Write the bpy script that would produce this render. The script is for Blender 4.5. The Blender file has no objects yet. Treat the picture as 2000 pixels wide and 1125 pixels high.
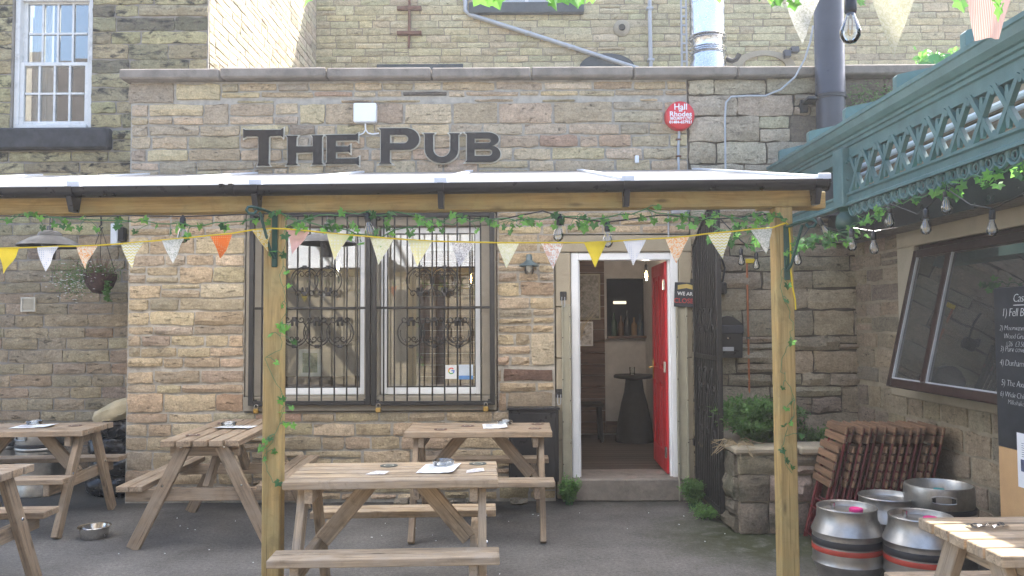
import bpy, bmesh, math, random
from mathutils import Vector, Matrix, noise
R = math.radians
rng = random.Random(11)
scene = bpy.context.scene
C = scene.collection

# ------------------------------------------------------------------ camera
F = 1555.0                                   # focal length in photograph pixels (2000 px wide)
CAM = Vector((0, 0, 1.62))
CM = Matrix.Rotation(math.pi/2 + math.atan(67.5/F), 3, 'X') @ Matrix.Rotation(R(-0.3), 3, 'Z')
cd = bpy.data.cameras.new('camera'); cam = bpy.data.objects.new('camera', cd); C.objects.link(cam)
cam.matrix_world = Matrix.Translation(CAM) @ CM.to_4x4()
cd.sensor_width = 36; cd.lens = 36*F/2000; cd.clip_start = 0.05; cd.clip_end = 500
scene.camera = cam
# ------------------------------------------------------------------ light
SUN_EL, SUN_ROT = R(52), R(41)
w = bpy.data.worlds.new('World'); scene.world = w; w.use_nodes = True
nt = w.node_tree; nt.nodes.clear()
sky = nt.nodes.new('ShaderNodeTexSky'); sky.sky_type = 'NISHITA'; sky.sun_disc = False
sky.sun_elevation = SUN_EL; sky.sun_rotation = SUN_ROT; sky.air_density = 1.0; sky.dust_density = 3.5; sky.ozone_density = 1.0
bg = nt.nodes.new('ShaderNodeBackground'); bg.inputs[1].default_value = 0.15
wo = nt.nodes.new('ShaderNodeOutputWorld')
nt.links.new(sky.outputs[0], bg.inputs[0]); nt.links.new(bg.outputs[0], wo.inputs[0])
sl = bpy.data.lights.new('sun', 'SUN'); sl.energy = 3.6; sl.angle = R(0.53); sl.color = (1.0, 0.95, 0.86)
so = bpy.data.objects.new('sun', sl); C.objects.link(so)
S = Vector((math.sin(SUN_ROT)*math.cos(SUN_EL), math.cos(SUN_ROT)*math.cos(SUN_EL), math.sin(SUN_EL)))
so.rotation_euler = S.to_track_quat('Z', 'Y').to_euler(); so.location = (4, 2, 9)
vs = scene.view_settings
vs.view_transform = 'Standard'; vs.look = 'None'; vs.gamma = 1; vs.use_curve_mapping = False; vs.exposure = 2.2
scene.render.engine = 'CYCLES'
cy = scene.cycles
cy.use_denoising = True; cy.max_bounces = 8; cy.diffuse_bounces = 5; cy.glossy_bounces = 4
cy.transmission_bounces = 6; cy.transparent_max_bounces = 16; cy.caustics_reflective = False; cy.caustics_refractive = False
cy.sample_clamp_indirect = 6

# ------------------------------------------------------------------ pixel -> place
def ray(px, py): return CM @ Vector(((px-1000)/F, -(py-562.5)/F, -1))
def aty(px, py, Y): d = ray(px, py); return CAM + d*(Y/d.y)
def atz(px, py, z): d = ray(px, py); return CAM + d*((z-CAM.z)/d.z)
def atx(px, py, X): d = ray(px, py); return CAM + d*(X/d.x)
YW, YL, XL, YB, XR = 7.3, 8.3, -3.2, 12.9, 3.15     # pub wall, left house, its gable, back house, right house
def U(px, Y=YW): return aty(px, 600, Y).x
def V(py, Y=YW, px=1000): return aty(px, py, Y).z

# ------------------------------------------------------------------ objects
WM = {}
def _par(o, parent, M):
    C.objects.link(o)
    if parent is not None:
        o.parent = parent; o.matrix_basis = WM[parent.name].inverted() @ M
    else: o.matrix_basis = M
    WM[o.name] = M
    return o
def T(x=0, y=0, z=0, rz=0): return Matrix.Translation((x, y, z)) @ Matrix.Rotation(rz, 4, 'Z')
def tag(o, label=None, cat=None, group=None, kind=None):
    if label: o['label'] = label
    if cat: o['category'] = cat
    if group: o['group'] = group
    if kind: o['kind'] = kind
    return o
def thing(name, label, cat, loc=(0,0,0), rz=0, group=None):
    o = bpy.data.objects.new(name, None); o.empty_display_size = 0.1
    _par(o, None, T(*loc, rz)); return tag(o, label, cat, group)
def part(name, me, parent, M=None):
    """M is in world space."""
    o = bpy.data.objects.new(name, me)
    return _par(o, parent, M if M is not None else Matrix())
def lpart(name, me, parent, M=None):
    """M is in the parent's space."""
    o = bpy.data.objects.new(name, me)
    return _par(o, parent, WM[parent.name] @ (M if M is not None else Matrix()))
def copy_tree(o, parent=None, M=None):
    c = o.copy(); C.objects.link(c)
    if parent is not None: c.parent = parent; WM[c.name] = WM[parent.name] @ c.matrix_basis
    else: c.matrix_basis = M; WM[c.name] = M
    for ch in KIDS.get(o.name, []): copy_tree(ch, c)
    return c
KIDS = {}
def index_kids():
    KIDS.clear()
    for o in bpy.data.objects:
        if o.parent: KIDS.setdefault(o.parent.name, []).append(o)

class MB:
    def __init__(s): s.v = []; s.f = []; s.sm = []
    def add(s, vs, fs, smooth=False):
        n = len(s.v); s.v += [tuple(p) for p in vs]; s.f += [tuple(i+n for i in f) for f in fs]; s.sm += [smooth]*len(fs); return s
    def box(s, x0, x1, y0, y1, z0, z1, M=None):
        vs = [Vector((x, y, z)) for x in (x0, x1) for y in (y0, y1) for z in (z0, z1)]
        if M: vs = [M @ p for p in vs]
        return s.add(vs, [(0,1,3,2),(4,6,7,5),(0,4,5,1),(2,3,7,6),(0,2,6,4),(1,5,7,3)])
    def cbox(s, x0, x1, y0, y1, z0, z1, b=.004, M=None, seg=1):
        bm = bmesh.new(); bmesh.ops.create_cube(bm, size=1)
        for q in bm.verts: q.co = Vector(((x0+x1)/2+q.co.x*(x1-x0), (y0+y1)/2+q.co.y*(y1-y0), (z0+z1)/2+q.co.z*(z1-z0)))
        b = min(b, .45*min(x1-x0, y1-y0, z1-z0))
        bmesh.ops.bevel(bm, geom=bm.edges[:], offset=b, segments=seg, affect='EDGES', profile=.5)
        return s.bm(bm, M)
    def bm(s, bm, M=None, smooth=False):
        bm.verts.index_update()
        s.add([(M @ q.co) if M else q.co.copy() for q in bm.verts], [tuple(q.index for q in f.verts) for f in bm.faces], smooth); bm.free(); return s
    def tube(s, pts, r, n=8, closed=False, caps=True):
        pts = [Vector(p) for p in pts]; m = len(pts); vs = []
        rr = r if isinstance(r, (list, tuple)) else [r]*m
        nrm = None
        for i, p in enumerate(pts):
            a = pts[(i-1) % m] if (closed or i > 0) else p; b = pts[(i+1) % m] if (closed or i < m-1) else p
            t = (b-a).normalized() if (b-a).length > 1e-9 else Vector((0,0,1))
            if nrm is None: nrm = t.orthogonal().normalized()
            nrm = (nrm - t*nrm.dot(t)); nrm = nrm.normalized() if nrm.length > 1e-6 else t.orthogonal().normalized()
            bi = t.cross(nrm)
            for k in range(n): vs.append(p + (nrm*math.cos(2*math.pi*k/n) + bi*math.sin(2*math.pi*k/n))*rr[i])
        fs = []
        for i in range(m if closed else m-1):
            for k in range(n):
                a, b = i*n+k, i*n+(k+1) % n; c, d = ((i+1) % m)*n+(k+1) % n, ((i+1) % m)*n+k
                fs.append((a, b, c, d))
        s.add(vs, fs, n > 4)
        if caps and not closed:
            s.add(vs[:n], [tuple(range(n))[::-1]]); s.add(vs[-n:], [tuple(range(n))])
        return s
    def lathe(s, prof, n=24, c=(0,0,0), smooth=True, M=None):
        c = Vector(c); vs = []
        for r, z in prof:
            for k in range(n): vs.append(c + Vector((r*math.cos(2*math.pi*k/n), r*math.sin(2*math.pi*k/n), z)))
        if M: vs = [M @ p for p in vs]
        fs = [(i*n+k, i*n+(k+1) % n, (i+1)*n+(k+1) % n, (i+1)*n+k) for i in range(len(prof)-1) for k in range(n)]
        return s.add(vs, fs, smooth)
    def prism(s, poly, d, M=None):
        """poly in local (x, z), extruded from y=0 to y=d"""
        n = len(poly); vs = [Vector((x, 0, z)) for x, z in poly] + [Vector((x, d, z)) for x, z in poly]
        if M: vs = [M @ p for p in vs]
        return s.add(vs, [tuple(range(n)), tuple(range(2*n-1, n-1, -1))] + [(i, i+n, (i+1) % n+n, (i+1) % n) for i in range(n)])
    def mesh(s, name, mat=None, sharp=None):
        me = bpy.data.meshes.new(name); me.from_pydata(s.v, [], s.f); 
        bm = bmesh.new(); bm.from_mesh(me)
        bmesh.ops.recalc_face_normals(bm, faces=bm.faces[:]); bm.to_mesh(me); bm.free()
        for p, q in zip(me.polygons, s.sm): p.use_smooth = q
        if any(s.sm) and sharp != 0: me.set_sharp_from_angle(angle=R(sharp or 40))
        if mat: me.materials.append(mat)
        return me
    def build(s, name, mat, parent=None, M=None): return part(name, s.mesh(name, mat), parent, M)
    def lbuild(s, name, mat, parent, M=None): return lpart(name, s.mesh(name, mat), parent, M)
PLK = {}
def plank(name, p0, p1, wd, th, mat, parent=None, up=(0,0,1), b=.004, local=True):
    """a board from p0 to p1; wd across, th along 'up'"""
    p0, p1, up = Vector(p0), Vector(p1), Vector(up)
    L = (p1-p0).length; x = (p1-p0)/L; y = up.cross(x).normalized(); z = x.cross(y)
    key = (round(L, 3), round(wd, 4), round(th, 4), mat.name, b)
    if key not in PLK: PLK[key] = MB().cbox(-L/2, L/2, -wd/2, wd/2, -th/2, th/2, b).mesh(name, mat)
    M = Matrix((x, y, z)).transposed().to_4x4(); M.translation = (p0+p1)/2
    return (lpart if (local and parent is not None) else part)(name, PLK[key], parent, M)
def curve_mesh(name, cu, mat):
    ob = bpy.data.objects.new('tmp', cu); me = bpy.data.meshes.new_from_object(ob)
    bpy.data.objects.remove(ob); bpy.data.curves.remove(cu); me.name = name; me.materials.clear(); me.materials.append(mat); return me
def outline(name, polys, th, mat, offset=0.0, bev=0.0):
    """flat outline with holes in local (x, y), thickness th along z, centred"""
    cu = bpy.data.curves.new(name, 'CURVE'); cu.dimensions = '2D'; cu.fill_mode = 'BOTH'; cu.extrude = th/2; cu.offset = offset; cu.bevel_depth = bev
    for P in polys:
        sp = cu.splines.new('POLY'); sp.points.add(len(P)-1); sp.use_cyclic_u = True
        for q, (x, y) in zip(sp.points, P): q.co = (x, y, 0, 1)
    return curve_mesh(name, cu, mat)
def text_mesh(name, body, size, mat, align='CENTER', ext=.0008, shear=0, bold=0, space=1.0):
    cu = bpy.data.curves.new(name, 'FONT'); cu.body = body; cu.size = size; cu.align_x = align; cu.extrude = ext; cu.shear = shear; cu.offset = bold; cu.space_character = space; cu.resolution_u = 3
    return curve_mesh(name, cu, mat)
def facing_cam(p): return Matrix(((1,0,0,p[0]),(0,0,-1,p[1]),(0,1,0,p[2]),(0,0,0,1)))
def facing_left(p): return Matrix(((0,0,-1,p[0]),(-1,0,0,p[1]),(0,1,0,p[2]),(0,0,0,1)))

# ------------------------------------------------------------------ materials
def new_mat(name):
    m = bpy.data.materials.new(name); m.use_nodes = True; t = m.node_tree; t.nodes.clear()
    o = t.nodes.new('ShaderNodeOutputMaterial'); b = t.nodes.new('ShaderNodeBsdfPrincipled'); t.links.new(b.outputs[0], o.inputs[0])
    return m, t, b, o
def nd(t, typ, props=None, **inp):
    n = t.nodes.new('ShaderNode'+typ)
    for k, v in (props or {}).items(): setattr(n, k, v)
    for k, v in inp.items():
        key = int(k[1:]) if k[0] == 'i' and k[1:].isdigit() else k.replace('_', ' ')
        if isinstance(v, bpy.types.NodeSocket): t.links.new(v, n.inputs[key])
        else: n.inputs[key].default_value = v
    return n
def ramp(t, fac, a, b, va=0.0, vb=1.0):
    n = nd(t, 'MapRange', None, Value=fac); n.inputs[1].default_value = a; n.inputs[2].default_value = b; n.inputs[3].default_value = va; n.inputs[4].default_value = vb
    return n.outputs[0]
def scl(t, col, val): 
    n = nd(t, 'VectorMath', {'operation': 'SCALE'}, i0=col)
    if isinstance(val, bpy.types.NodeSocket): t.links.new(val, n.inputs['Scale'])
    else: n.inputs['Scale'].default_value = val
    return n.outputs[0]
def mixc(t, fac, a, b, mode='MIX'):
    n = t.nodes.new('ShaderNodeMix'); n.data_type = 'RGBA'; n.blend_type = mode
    for i, v in ((0, fac), (6, a), (7, b)):
        if isinstance(v, bpy.types.NodeSocket): t.links.new(v, n.inputs[i])
        else: n.inputs[i].default_value = v if i == 0 else (*v, 1) if len(v) == 3 else v
    return n.outputs[2]
def math_(t, op, a, b=0.0):
    n = nd(t, 'Math', {'operation': op})
    for i, v in ((0, a), (1, b)):
        if isinstance(v, bpy.types.NodeSocket): t.links.new(v, n.inputs[i])
        else: n.inputs[i].default_value = v
    return n.outputs[0]
def pos(t): return nd(t, 'NewGeometry').outputs['Position']
def objc(t): return nd(t, 'TexCoord').outputs['Object']
def mapped(t, vec, sc=(1,1,1), loc=(0,0,0)):
    n = nd(t, 'Mapping', None, Vector=vec); n.inputs['Scale'].default_value = sc; n.inputs['Location'].default_value = loc; return n.outputs[0]
def tex(t, vec, scale, detail=6, rough=.6, dist=0.0): return nd(t, 'TexNoise', None, Vector=vec, Scale=scale, Detail=detail, Roughness=rough, Distortion=dist).outputs[0]
def bump(t, b, h, strength, dist=.01):
    n = nd(t, 'Bump', None, Height=h, Strength=strength, Distance=dist); t.links.new(n.outputs[0], b.inputs['Normal'])
def plain(name, col, rough=.5, metal=0.0, var=.12, vs=8, bmp=0.0, bs=60, coat=0.0, spec=.5, dirt=0.0):
    m, t, b, o = new_mat(name); p = pos(t)
    f = ramp(t, tex(t, p, vs), .3, .7, 1-var, 1+var)
    rgb = nd(t, 'RGB'); rgb.outputs[0].default_value = (*col, 1); c = scl(t, rgb.outputs[0], f)
    if dirt: c = mixc(t, ramp(t, tex(t, p, 5, 8, .7), .52, .7, 0, dirt), c, (.07, .06, .045))
    t.links.new(c, b.inputs['Base Color'])
    t.links.new(ramp(t, tex(t, p, vs*2.3), .3, .7, max(0, rough-.08), min(1, rough+.1)), b.inputs['Roughness'])
    b.inputs['Metallic'].default_value = metal; b.inputs['Specular IOR Level'].default_value = spec; b.inputs['Coat Weight'].default_value = coat
    if bmp: bump(t, b, tex(t, p, bs, 6), bmp, .004)
    return m
def stone_mat(name, attr=False, soot=0.0, lo=.78, hi=1.28, bmp=.8, sootcol=(.03,.03,.032), moss=0.0, bed=1.0):
    m, t, b, o = new_mat(name); p = pos(t)
    c = nd(t, 'Attribute', {'attribute_name': 'Col'}).outputs['Color'] if attr else nd(t, 'ObjectInfo').outputs['Color']
    big = tex(t, p, 9, 9, .72, .6); fine = tex(t, p, 62, 6, .78)
    band = tex(t, mapped(t, p, (7, 7, 46*bed)), 1, 6, .68, .5)
    c = scl(t, c, ramp(t, big, .3, .72, lo, hi)); c = scl(t, c, ramp(t, fine, .28, .72, .62, 1.34)); c = scl(t, c, ramp(t, band, .3, .7, .85, 1.12))
    ck = tex(t, mapped(t, p, (10, 10, 30*bed), (5, 2, 9)), 1, 8, .7, 1.0)
    c = scl(t, c, ramp(t, ck, .585, .66, 1.0, .48))                                   # bedding cracks and chipped hollows
    c = mixc(t, ramp(t, tex(t, mapped(t, p, (1, 1, 1), (3, 7, 1)), 11, 6, .6), .56, .72, 0, .16), c, (.36, .23, .12))     # iron staining in the sandstone
    if soot: c = mixc(t, ramp(t, tex(t, mapped(t, p, (4, 4, 9)), 1.0, 7, .66, .5), .60-soot*.2, .70-soot*.2, 0, .93), c, sootcol)
    if moss: c = mixc(t, ramp(t, tex(t, p, 4, 8, .7), .5, .62, 0, moss), c, (.035, .05, .02))
    t.links.new(c, b.inputs['Base Color']); b.inputs['Roughness'].default_value = .92; b.inputs['Specular IOR Level'].default_value = .25
    h = math_(t, 'SUBTRACT', math_(t, 'ADD', tex(t, p, 26, 8, .7, .3), math_(t, 'MULTIPLY', band, .35)), ramp(t, ck, .585, .66, 0, .5))
    bump(t, b, h, bmp, .022)
    return m
def wood_mat(name, col, dark=.55, gs=1.0, rough=.75, grey=None, spec=.3, coat=0.0, knots=True, stain=0.0):
    """grain runs along the board's own x axis"""
    m, t, b, o = new_mat(name); oc = objc(t); oi = nd(t, 'ObjectInfo').outputs['Random']
    off = nd(t, 'CombineXYZ', None, X=math_(t, 'MULTIPLY', oi, 37.0), Y=math_(t, 'MULTIPLY', oi, 13.0), Z=math_(t, 'MULTIPLY', oi, 7.0)).outputs[0]
    v = nd(t, 'VectorMath', {'operation': 'ADD'}, i0=oc, i1=off).outputs[0]
    g = tex(t, mapped(t, v, (2.2*gs, 34*gs, 34*gs)), 1, 6, .6, 1.2); g2 = tex(t, mapped(t, v, (6*gs, 160*gs, 160*gs)), 1, 4, .6)
    c = mixc(t, ramp(t, g, .33, .68), tuple(x*dark for x in col), tuple(min(.95, x*1.12) for x in col))
    c = scl(t, c, ramp(t, g2, .3, .7, .82, 1.1)); c = scl(t, c, ramp(t, oi, 0, 1, .82, 1.14))
    if grey: c = mixc(t, ramp(t, tex(t, v, 5, 6), .42, .66, 0, .75), c, grey)
    if stain: c = mixc(t, ramp(t, tex(t, pos(t), 9, 7, .7, .8), .54, .68, 0, stain), c, tuple(x*.38 for x in col)); c = mixc(t, ramp(t, tex(t, mapped(t, v, (1.3, 90, 90)), 1, 3), .64, .68, 0, .7), c, tuple(x*.22 for x in col))
    if knots:
        k = nd(t, 'TexVoronoi', {'feature': 'F1'}, Vector=mapped(t, v, (3.2, 11, 11)), Scale=1.0)
        c = mixc(t, ramp(t, k.outputs[0], .05, .17, .8, 0), c, tuple(x*.28 for x in col))
    t.links.new(c, b.inputs['Base Color']); b.inputs['Roughness'].default_value = rough; b.inputs['Specular IOR Level'].default_value = spec; b.inputs['Coat Weight'].default_value = coat
    bump(t, b, math_(t, 'ADD', g, g2), .35, .003)
    return m
def glass_mat(name, tint=(.93,.96,.95), boost=1.6, rough=0.0, dirt=0.0):
    m, t, b, o = new_mat(name); t.nodes.remove(b)
    tr = nd(t, 'BsdfTransparent', None, Color=(*tint, 1)); gl = nd(t, 'BsdfGlossy', None, Roughness=rough, Color=(1,1,1,1))
    fr = nd(t, 'Fresnel', None, IOR=1.5).outputs[0]
    mx = nd(t, 'MixShader', None, Fac=math_(t, 'MINIMUM', math_(t, 'MULTIPLY', fr, boost), 1.0)); t.links.new(tr.outputs[0], mx.inputs[1]); t.links.new(gl.outputs[0], mx.inputs[2])
    last = mx
    if dirt:
        df = nd(t, 'BsdfDiffuse', None, Color=(.55,.55,.52,1)); m2 = nd(t, 'MixShader', None, Fac=ramp(t, tex(t, pos(t), 4, 6), .35, .75, dirt*.4, dirt)); t.links.new(mx.outputs[0], m2.inputs[1]); t.links.new(df.outputs[0], m2.inputs[2]); last = m2
    t.links.new(last.outputs[0], o.inputs[0]); return m
def leaf_mat(name, col, trans=.45, var=.35):
    m, t, b, o = new_mat(name); oi = nd(t, 'ObjectInfo').outputs['Random']; p = pos(t)
    f = math_(t, 'ADD', ramp(t, oi, 0, 1, 1-var, 1+var), ramp(t, tex(t, p, 30, 3), .3, .7, -var*.5, var*.5))
    rgb = nd(t, 'RGB'); rgb.outputs[0].default_value = (*col, 1); c = scl(t, rgb.outputs[0], f)
    t.links.new(c, b.inputs['Base Color']); b.inputs['Roughness'].default_value = .5
    tl = nd(t, 'BsdfTranslucent'); t.links.new(scl(t, c, 1.5), tl.inputs[0])
    mx = nd(t, 'MixShader', None, Fac=trans); t.links.new(b.outputs[0], mx.inputs[1]); t.links.new(tl.outputs[0], mx.inputs[2]); t.links.new(mx.outputs[0], o.inputs[0])
    return m
def cloth_mat(name, pat, a, b_, sc=1.0):
    m, t, b, o = new_mat(name); v = objc(t); sp = nd(t, 'SeparateXYZ', None, i0=v)
    x, z = sp.outputs[0], sp.outputs[2]
    if pat == 'chevron':
        fx = math_(t, 'ABSOLUTE', math_(t, 'SUBTRACT', math_(t, 'FRACT', math_(t, 'MULTIPLY', x, 45*sc)), .5))
        s_ = math_(t, 'FRACT', math_(t, 'ADD', math_(t, 'MULTIPLY', z, 62*sc), math_(t, 'MULTIPLY', fx, 1.0))); fac = math_(t, 'GREATER_THAN', s_, .5)
    elif pat == 'dots': fac = ramp(t, nd(t, 'TexVoronoi', {'feature': 'F1'}, Vector=v, Scale=95*sc, Randomness=.05).outputs[0], .25, .32, 1, 0)
    elif pat == 'stripe': fac = math_(t, 'GREATER_THAN', math_(t, 'FRACT', math_(t, 'MULTIPLY', x, 170*sc)), .55)
    elif pat == 'floral': fac = ramp(t, tex(t, v, 75*sc, 3, .6, 1.5), .47, .56)
    else: fac = ramp(t, tex(t, v, 60, 2), .3, .7, 0, .4)
    c = mixc(t, fac, a, b_)
    t.links.new(c, b.inputs['Base Color']); b.inputs['Roughness'].default_value = .9
    tl = nd(t, 'BsdfTranslucent'); t.links.new(c, tl.inputs[0])
    mx = nd(t, 'MixShader', None, Fac=.55); t.links.new(b.outputs[0], mx.inputs[1]); t.links.new(tl.outputs[0], mx.inputs[2]); t.links.new(mx.outputs[0], o.inputs[0])
    return m
def emit_mat(name, col, st):
    m, t, b, o = new_mat(name); t.nodes.remove(b); e = nd(t, 'Emission', None, Color=(*col, 1), Strength=st); t.links.new(e.outputs[0], o.inputs[0]); return m

M_ = {}
M_['stone'] = stone_mat('sandstone'); M_['stone_a'] = stone_mat('sandstone_field', True)
M_['sooty'] = stone_mat('sooty_sandstone', soot=.40); M_['sooty_a'] = stone_mat('sooty_sandstone_field', True, soot=.40)
M_['dress'] = plain('dressed_stone', (.36,.31,.225), .9, 0, .14, 5, .5, 90, dirt=.25)
M_['dressgrey'] = plain('dressed_grey_stone', (.30,.265,.21), .9, 0, .14, 5, .5, 90, dirt=.3)
M_['coping'] = plain('weathered_coping_stone', (.23,.20,.17), .92, 0, .25, 6, .7, 60, dirt=.5)
M_['blackstone'] = plain('soot_black_stone', (.05,.05,.052), .85, 0, .4, 9, .6, 70)
M_['mortar'] = plain('lime_mortar', (.40,.37,.32), .95, 0, .22, 22, .8, 55, dirt=.12)
M_['mortar_d'] = plain('old_grey_mortar', (.30,.275,.24), .95, 0, .2, 9, .8, 55, dirt=.2)
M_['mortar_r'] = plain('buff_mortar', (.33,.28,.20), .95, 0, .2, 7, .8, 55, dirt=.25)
M_['mortar_y'] = plain('deep_earth_joint', (.12,.10,.08), .95, 0, .3, 9, .8, 55)
M_['jambcream'] = plain('cream_dressed_stone', (.46,.41,.31), .9, 0, .12, 5, .5, 90, dirt=.15)
M_['white'] = plain('white_plastic', (.80,.82,.84), .35, 0, .03, 5)
M_['oldwhite'] = plain('flaking_white_paint', (.72,.72,.70), .55, 0, .08, 12, .4, 60, dirt=.45)
M_['iron'] = plain('black_iron', (.016,.0145,.014), .5, .0, .3, 14, .3, 120)
M_['black'] = plain('black_plastic', (.018,.018,.021), .32, 0, .15, 6)
M_['bluegrey_pipe'] = plain('black_painted_pipe', (.035,.04,.055), .34, 0, .12, 5)
M_['steel'] = plain('brushed_keg_steel', (.44,.425,.40), .42, 1.0, .22, 9, .35, 14, dirt=.35)
M_['shiny'] = plain('galvanised_duct_steel', (.66,.68,.70), .24, 1.0, .1, 5)
M_['bowl'] = plain('polished_bowl_steel', (.62,.60,.57), .18, 1.0, .05, 5)
M_['galv'] = plain('grey_painted_pipe', (.42,.44,.47), .5, 0, .1, 8)
M_['red'] = plain('gloss_red_paint', (.50,.012,.022), .38, 0, .03, 1.2, spec=.4)
M_['redframe'] = plain('dull_red_tube', (.15,.016,.018), .5, 0, .2, 10)
M_['green'] = plain('green_girder_paint', (.095,.19,.185), .42, 0, .16, 6, .12, 60)
M_['dgreen'] = plain('dark_green_iron', (.012,.06,.045), .4, 0, .2, 8)
M_['wood'] = wood_mat('weathered_sunlit_table_timber', (.54,.40,.255), .50, 1.0, .8, (.42,.34,.255), stain=.5)  # weathered timber, colour lightened to stand for sun on the nearest table
M_['wood2'] = wood_mat('brown_table_timber', (.41,.30,.20), .52, 1.0, .8, (.37,.30,.225), stain=.4)
M_['pine'] = wood_mat('treated_pine', (.52,.355,.14), .66, .8, .65, (.40,.32,.14), stain=.35)
M_['slat'] = wood_mat('oiled_chair_slat', (.25,.145,.085), .6, 1.0, .6, knots=False)
M_['plankd'] = wood_mat('interior_plank', (.18,.115,.085), .5, .8, .6)
M_['floorw'] = wood_mat('interior_floor_board', (.11,.085,.07), .6, .6, .5)
M_['maroon'] = plain('maroon_window_frame', (.036,.019,.017), .36, 0, .15, 8)
M_['brass'] = plain('brass', (.62,.42,.14), .3, 1.0, .1, 10)
M_['copper'] = plain('copper_pipe', (.50,.20,.11), .35, .9, .15, 12)
M_['glass'] = glass_mat('window_glass', boost=3.0); M_['darkglass'] = glass_mat('dark_window_glass', (.5,.52,.52), 2.0, .02, dirt=.10)
M_['bulbglass'] = glass_mat('bulb_glass', (.95,.97,.97), 2.6)
M_['lit'] = emit_mat('glowing_filament', (1.0,.52,.16), 40.0)
M_['fil'] = plain('dead_filament', (.45,.33,.16), .5)
M_['leaf'] = leaf_mat('ivy_leaf', (.15,.36,.07)); M_['leafd'] = leaf_mat('dark_ivy_leaf', (.06,.16,.05)); M_['stem'] = plain('ivy_stem', (.08,.20,.08), .6)
M_['fern'] = leaf_mat('fern_leaf', (.13,.25,.07), .45); M_['twig'] = plain('dry_twig', (.19,.11,.075), .9)
M_['daisy'] = plain('daisy_petal', (.85,.85,.82), .7, 0, .03)
M_['paper'] = plain('paper', (.84,.85,.86), .8, 0, .04, 20); M_['chalk'] = plain('chalk', (.72,.74,.74), .95, 0, .25, 60)
M_['board'] = plain('chalkboard_paint', (.022,.026,.032), .6, 0, .3, 4, dirt=0); M_['ply'] = plain('plywood', (.55,.34,.16), .7, 0, .1, 5)
M_['sack'] = plain('hessian_sack', (.46,.38,.24), .95, 0, .15, 10, .6, 200); M_['bag'] = plain('black_polythene', (.012,.012,.014), .28, 0, .2, 9, .5, 30)
M_['sill'] = plain('blue_black_sill_paint', (.035,.05,.06), .6, 0, .3, 9, .3, 60, dirt=.2)
M_['rust'] = plain('rusty_iron', (.16,.075,.045), .85, 0, .3, 14, .5, 90)
M_['signdark'] = plain('dark_gloss_acrylic', (.032,.023,.017), .22, 0, .12, 3, spec=.22)
M_['cream'] = plain('cream_edge', (.62,.58,.48), .5); M_['metalbeige'] = plain('beige_metal_channel', (.36,.34,.26), .55, 0, .12, 8, .2, 40)
M_['plaster'] = plain('interior_plaster', (.50,.48,.455), .9); M_['dark'] = plain('dark_interior', (.03,.028,.026), .8); M_['soil'] = plain('soil', (.05,.035,.025), 1.0, 0, .3, 20, .8, 80)
M_['yellow'] = plain('yellow_ribbon', (.75,.55,.03), .7); M_['pink'] = plain('pink_cap', (.75,.03,.22), .5); M_['teal'] = plain('teal_cap', (.03,.30,.30), .5)
M_['redband'] = plain('red_band', (.45,.05,.03), .45, 0, .2, 12, dirt=.3); M_['blackband'] = plain('black_band', (.02,.02,.024), .5, 0, .2, 12)
M_['basket'] = plain('coir_basket', (.07,.04,.035), 1.0, 0, .4, 40, 1, 120)
def poly_mat():
    m, t, b, o = new_mat('twinwall_polycarbonate'); b.inputs['Base Color'].default_value = (.82,.84,.86,1); b.inputs['Roughness'].default_value = .25
    tl = nd(t, 'BsdfTranslucent', None, Color=(.95,.95,.95,1)); tr = nd(t, 'BsdfTransparent', None, Color=(.9,.92,.94,1))
    a = nd(t, 'MixShader', None, Fac=.80); t.links.new(b.outputs[0], a.inputs[1]); t.links.new(tl.outputs[0], a.inputs[2])
    c = nd(t, 'MixShader', None, Fac=.10); t.links.new(a.outputs[0], c.inputs[1]); t.links.new(tr.outputs[0], c.inputs[2]); t.links.new(c.outputs[0], o.inputs[0]); return m
M_['poly'] = poly_mat()
def asphalt():
    m, t, b, o = new_mat('worn_asphalt'); p = pos(t)
    c = mixc(t, ramp(t, tex(t, p, 1.6, 8, .65), .35, .68), (.118,.110,.100), (.200,.187,.170))
    c = scl(t, c, ramp(t, tex(t, p, 95, 5, .8), .3, .72, .55, 1.5))
    c = scl(t, c, ramp(t, tex(t, p, 38, 4, .7), .32, .7, .72, 1.28))
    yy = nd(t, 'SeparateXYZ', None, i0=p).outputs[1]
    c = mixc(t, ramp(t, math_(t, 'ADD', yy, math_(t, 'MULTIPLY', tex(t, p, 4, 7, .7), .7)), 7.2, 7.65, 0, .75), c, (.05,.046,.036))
    sp = nd(t, 'TexVoronoi', None, Vector=p, Scale=34.0); c = mixc(t, ramp(t, sp.outputs[0], .035, .06, .6, 0), c, (.34,.32,.30))     # grit and butts trodden in
    d = nd(t, 'VectorMath', {'operation': 'DISTANCE'}, i0=p, i1=(1.95, 6.05, 0)).outputs['Value']
    c = mixc(t, math_(t, 'MULTIPLY', ramp(t, math_(t, 'ADD', d, math_(t, 'MULTIPLY', tex(t, p, 5, 8, .7), .9)), .85, 1.45, .95, 0), ramp(t, tex(t, p, 9, 6), .25, .5)), c, (.045,.052,.02))
    t.links.new(c, b.inputs['Base Color']); b.inputs['Roughness'].default_value = .88; b.inputs['Specular IOR Level'].default_value = .3
    bump(t, b, math_(t, 'ADD', tex(t, p, 140, 4, .7), math_(t, 'MULTIPLY', tex(t, p, 6, 5), .6)), .5, .006); return m
M_['asphalt'] = asphalt()
# ================================================================== the setting
MB().add([(-60,-60,0),(60,-60,0),(60,60,0),(-60,60,0)], [(0,1,2,3)]).build('ground', M_['asphalt'])['kind'] = 'structure'

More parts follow.
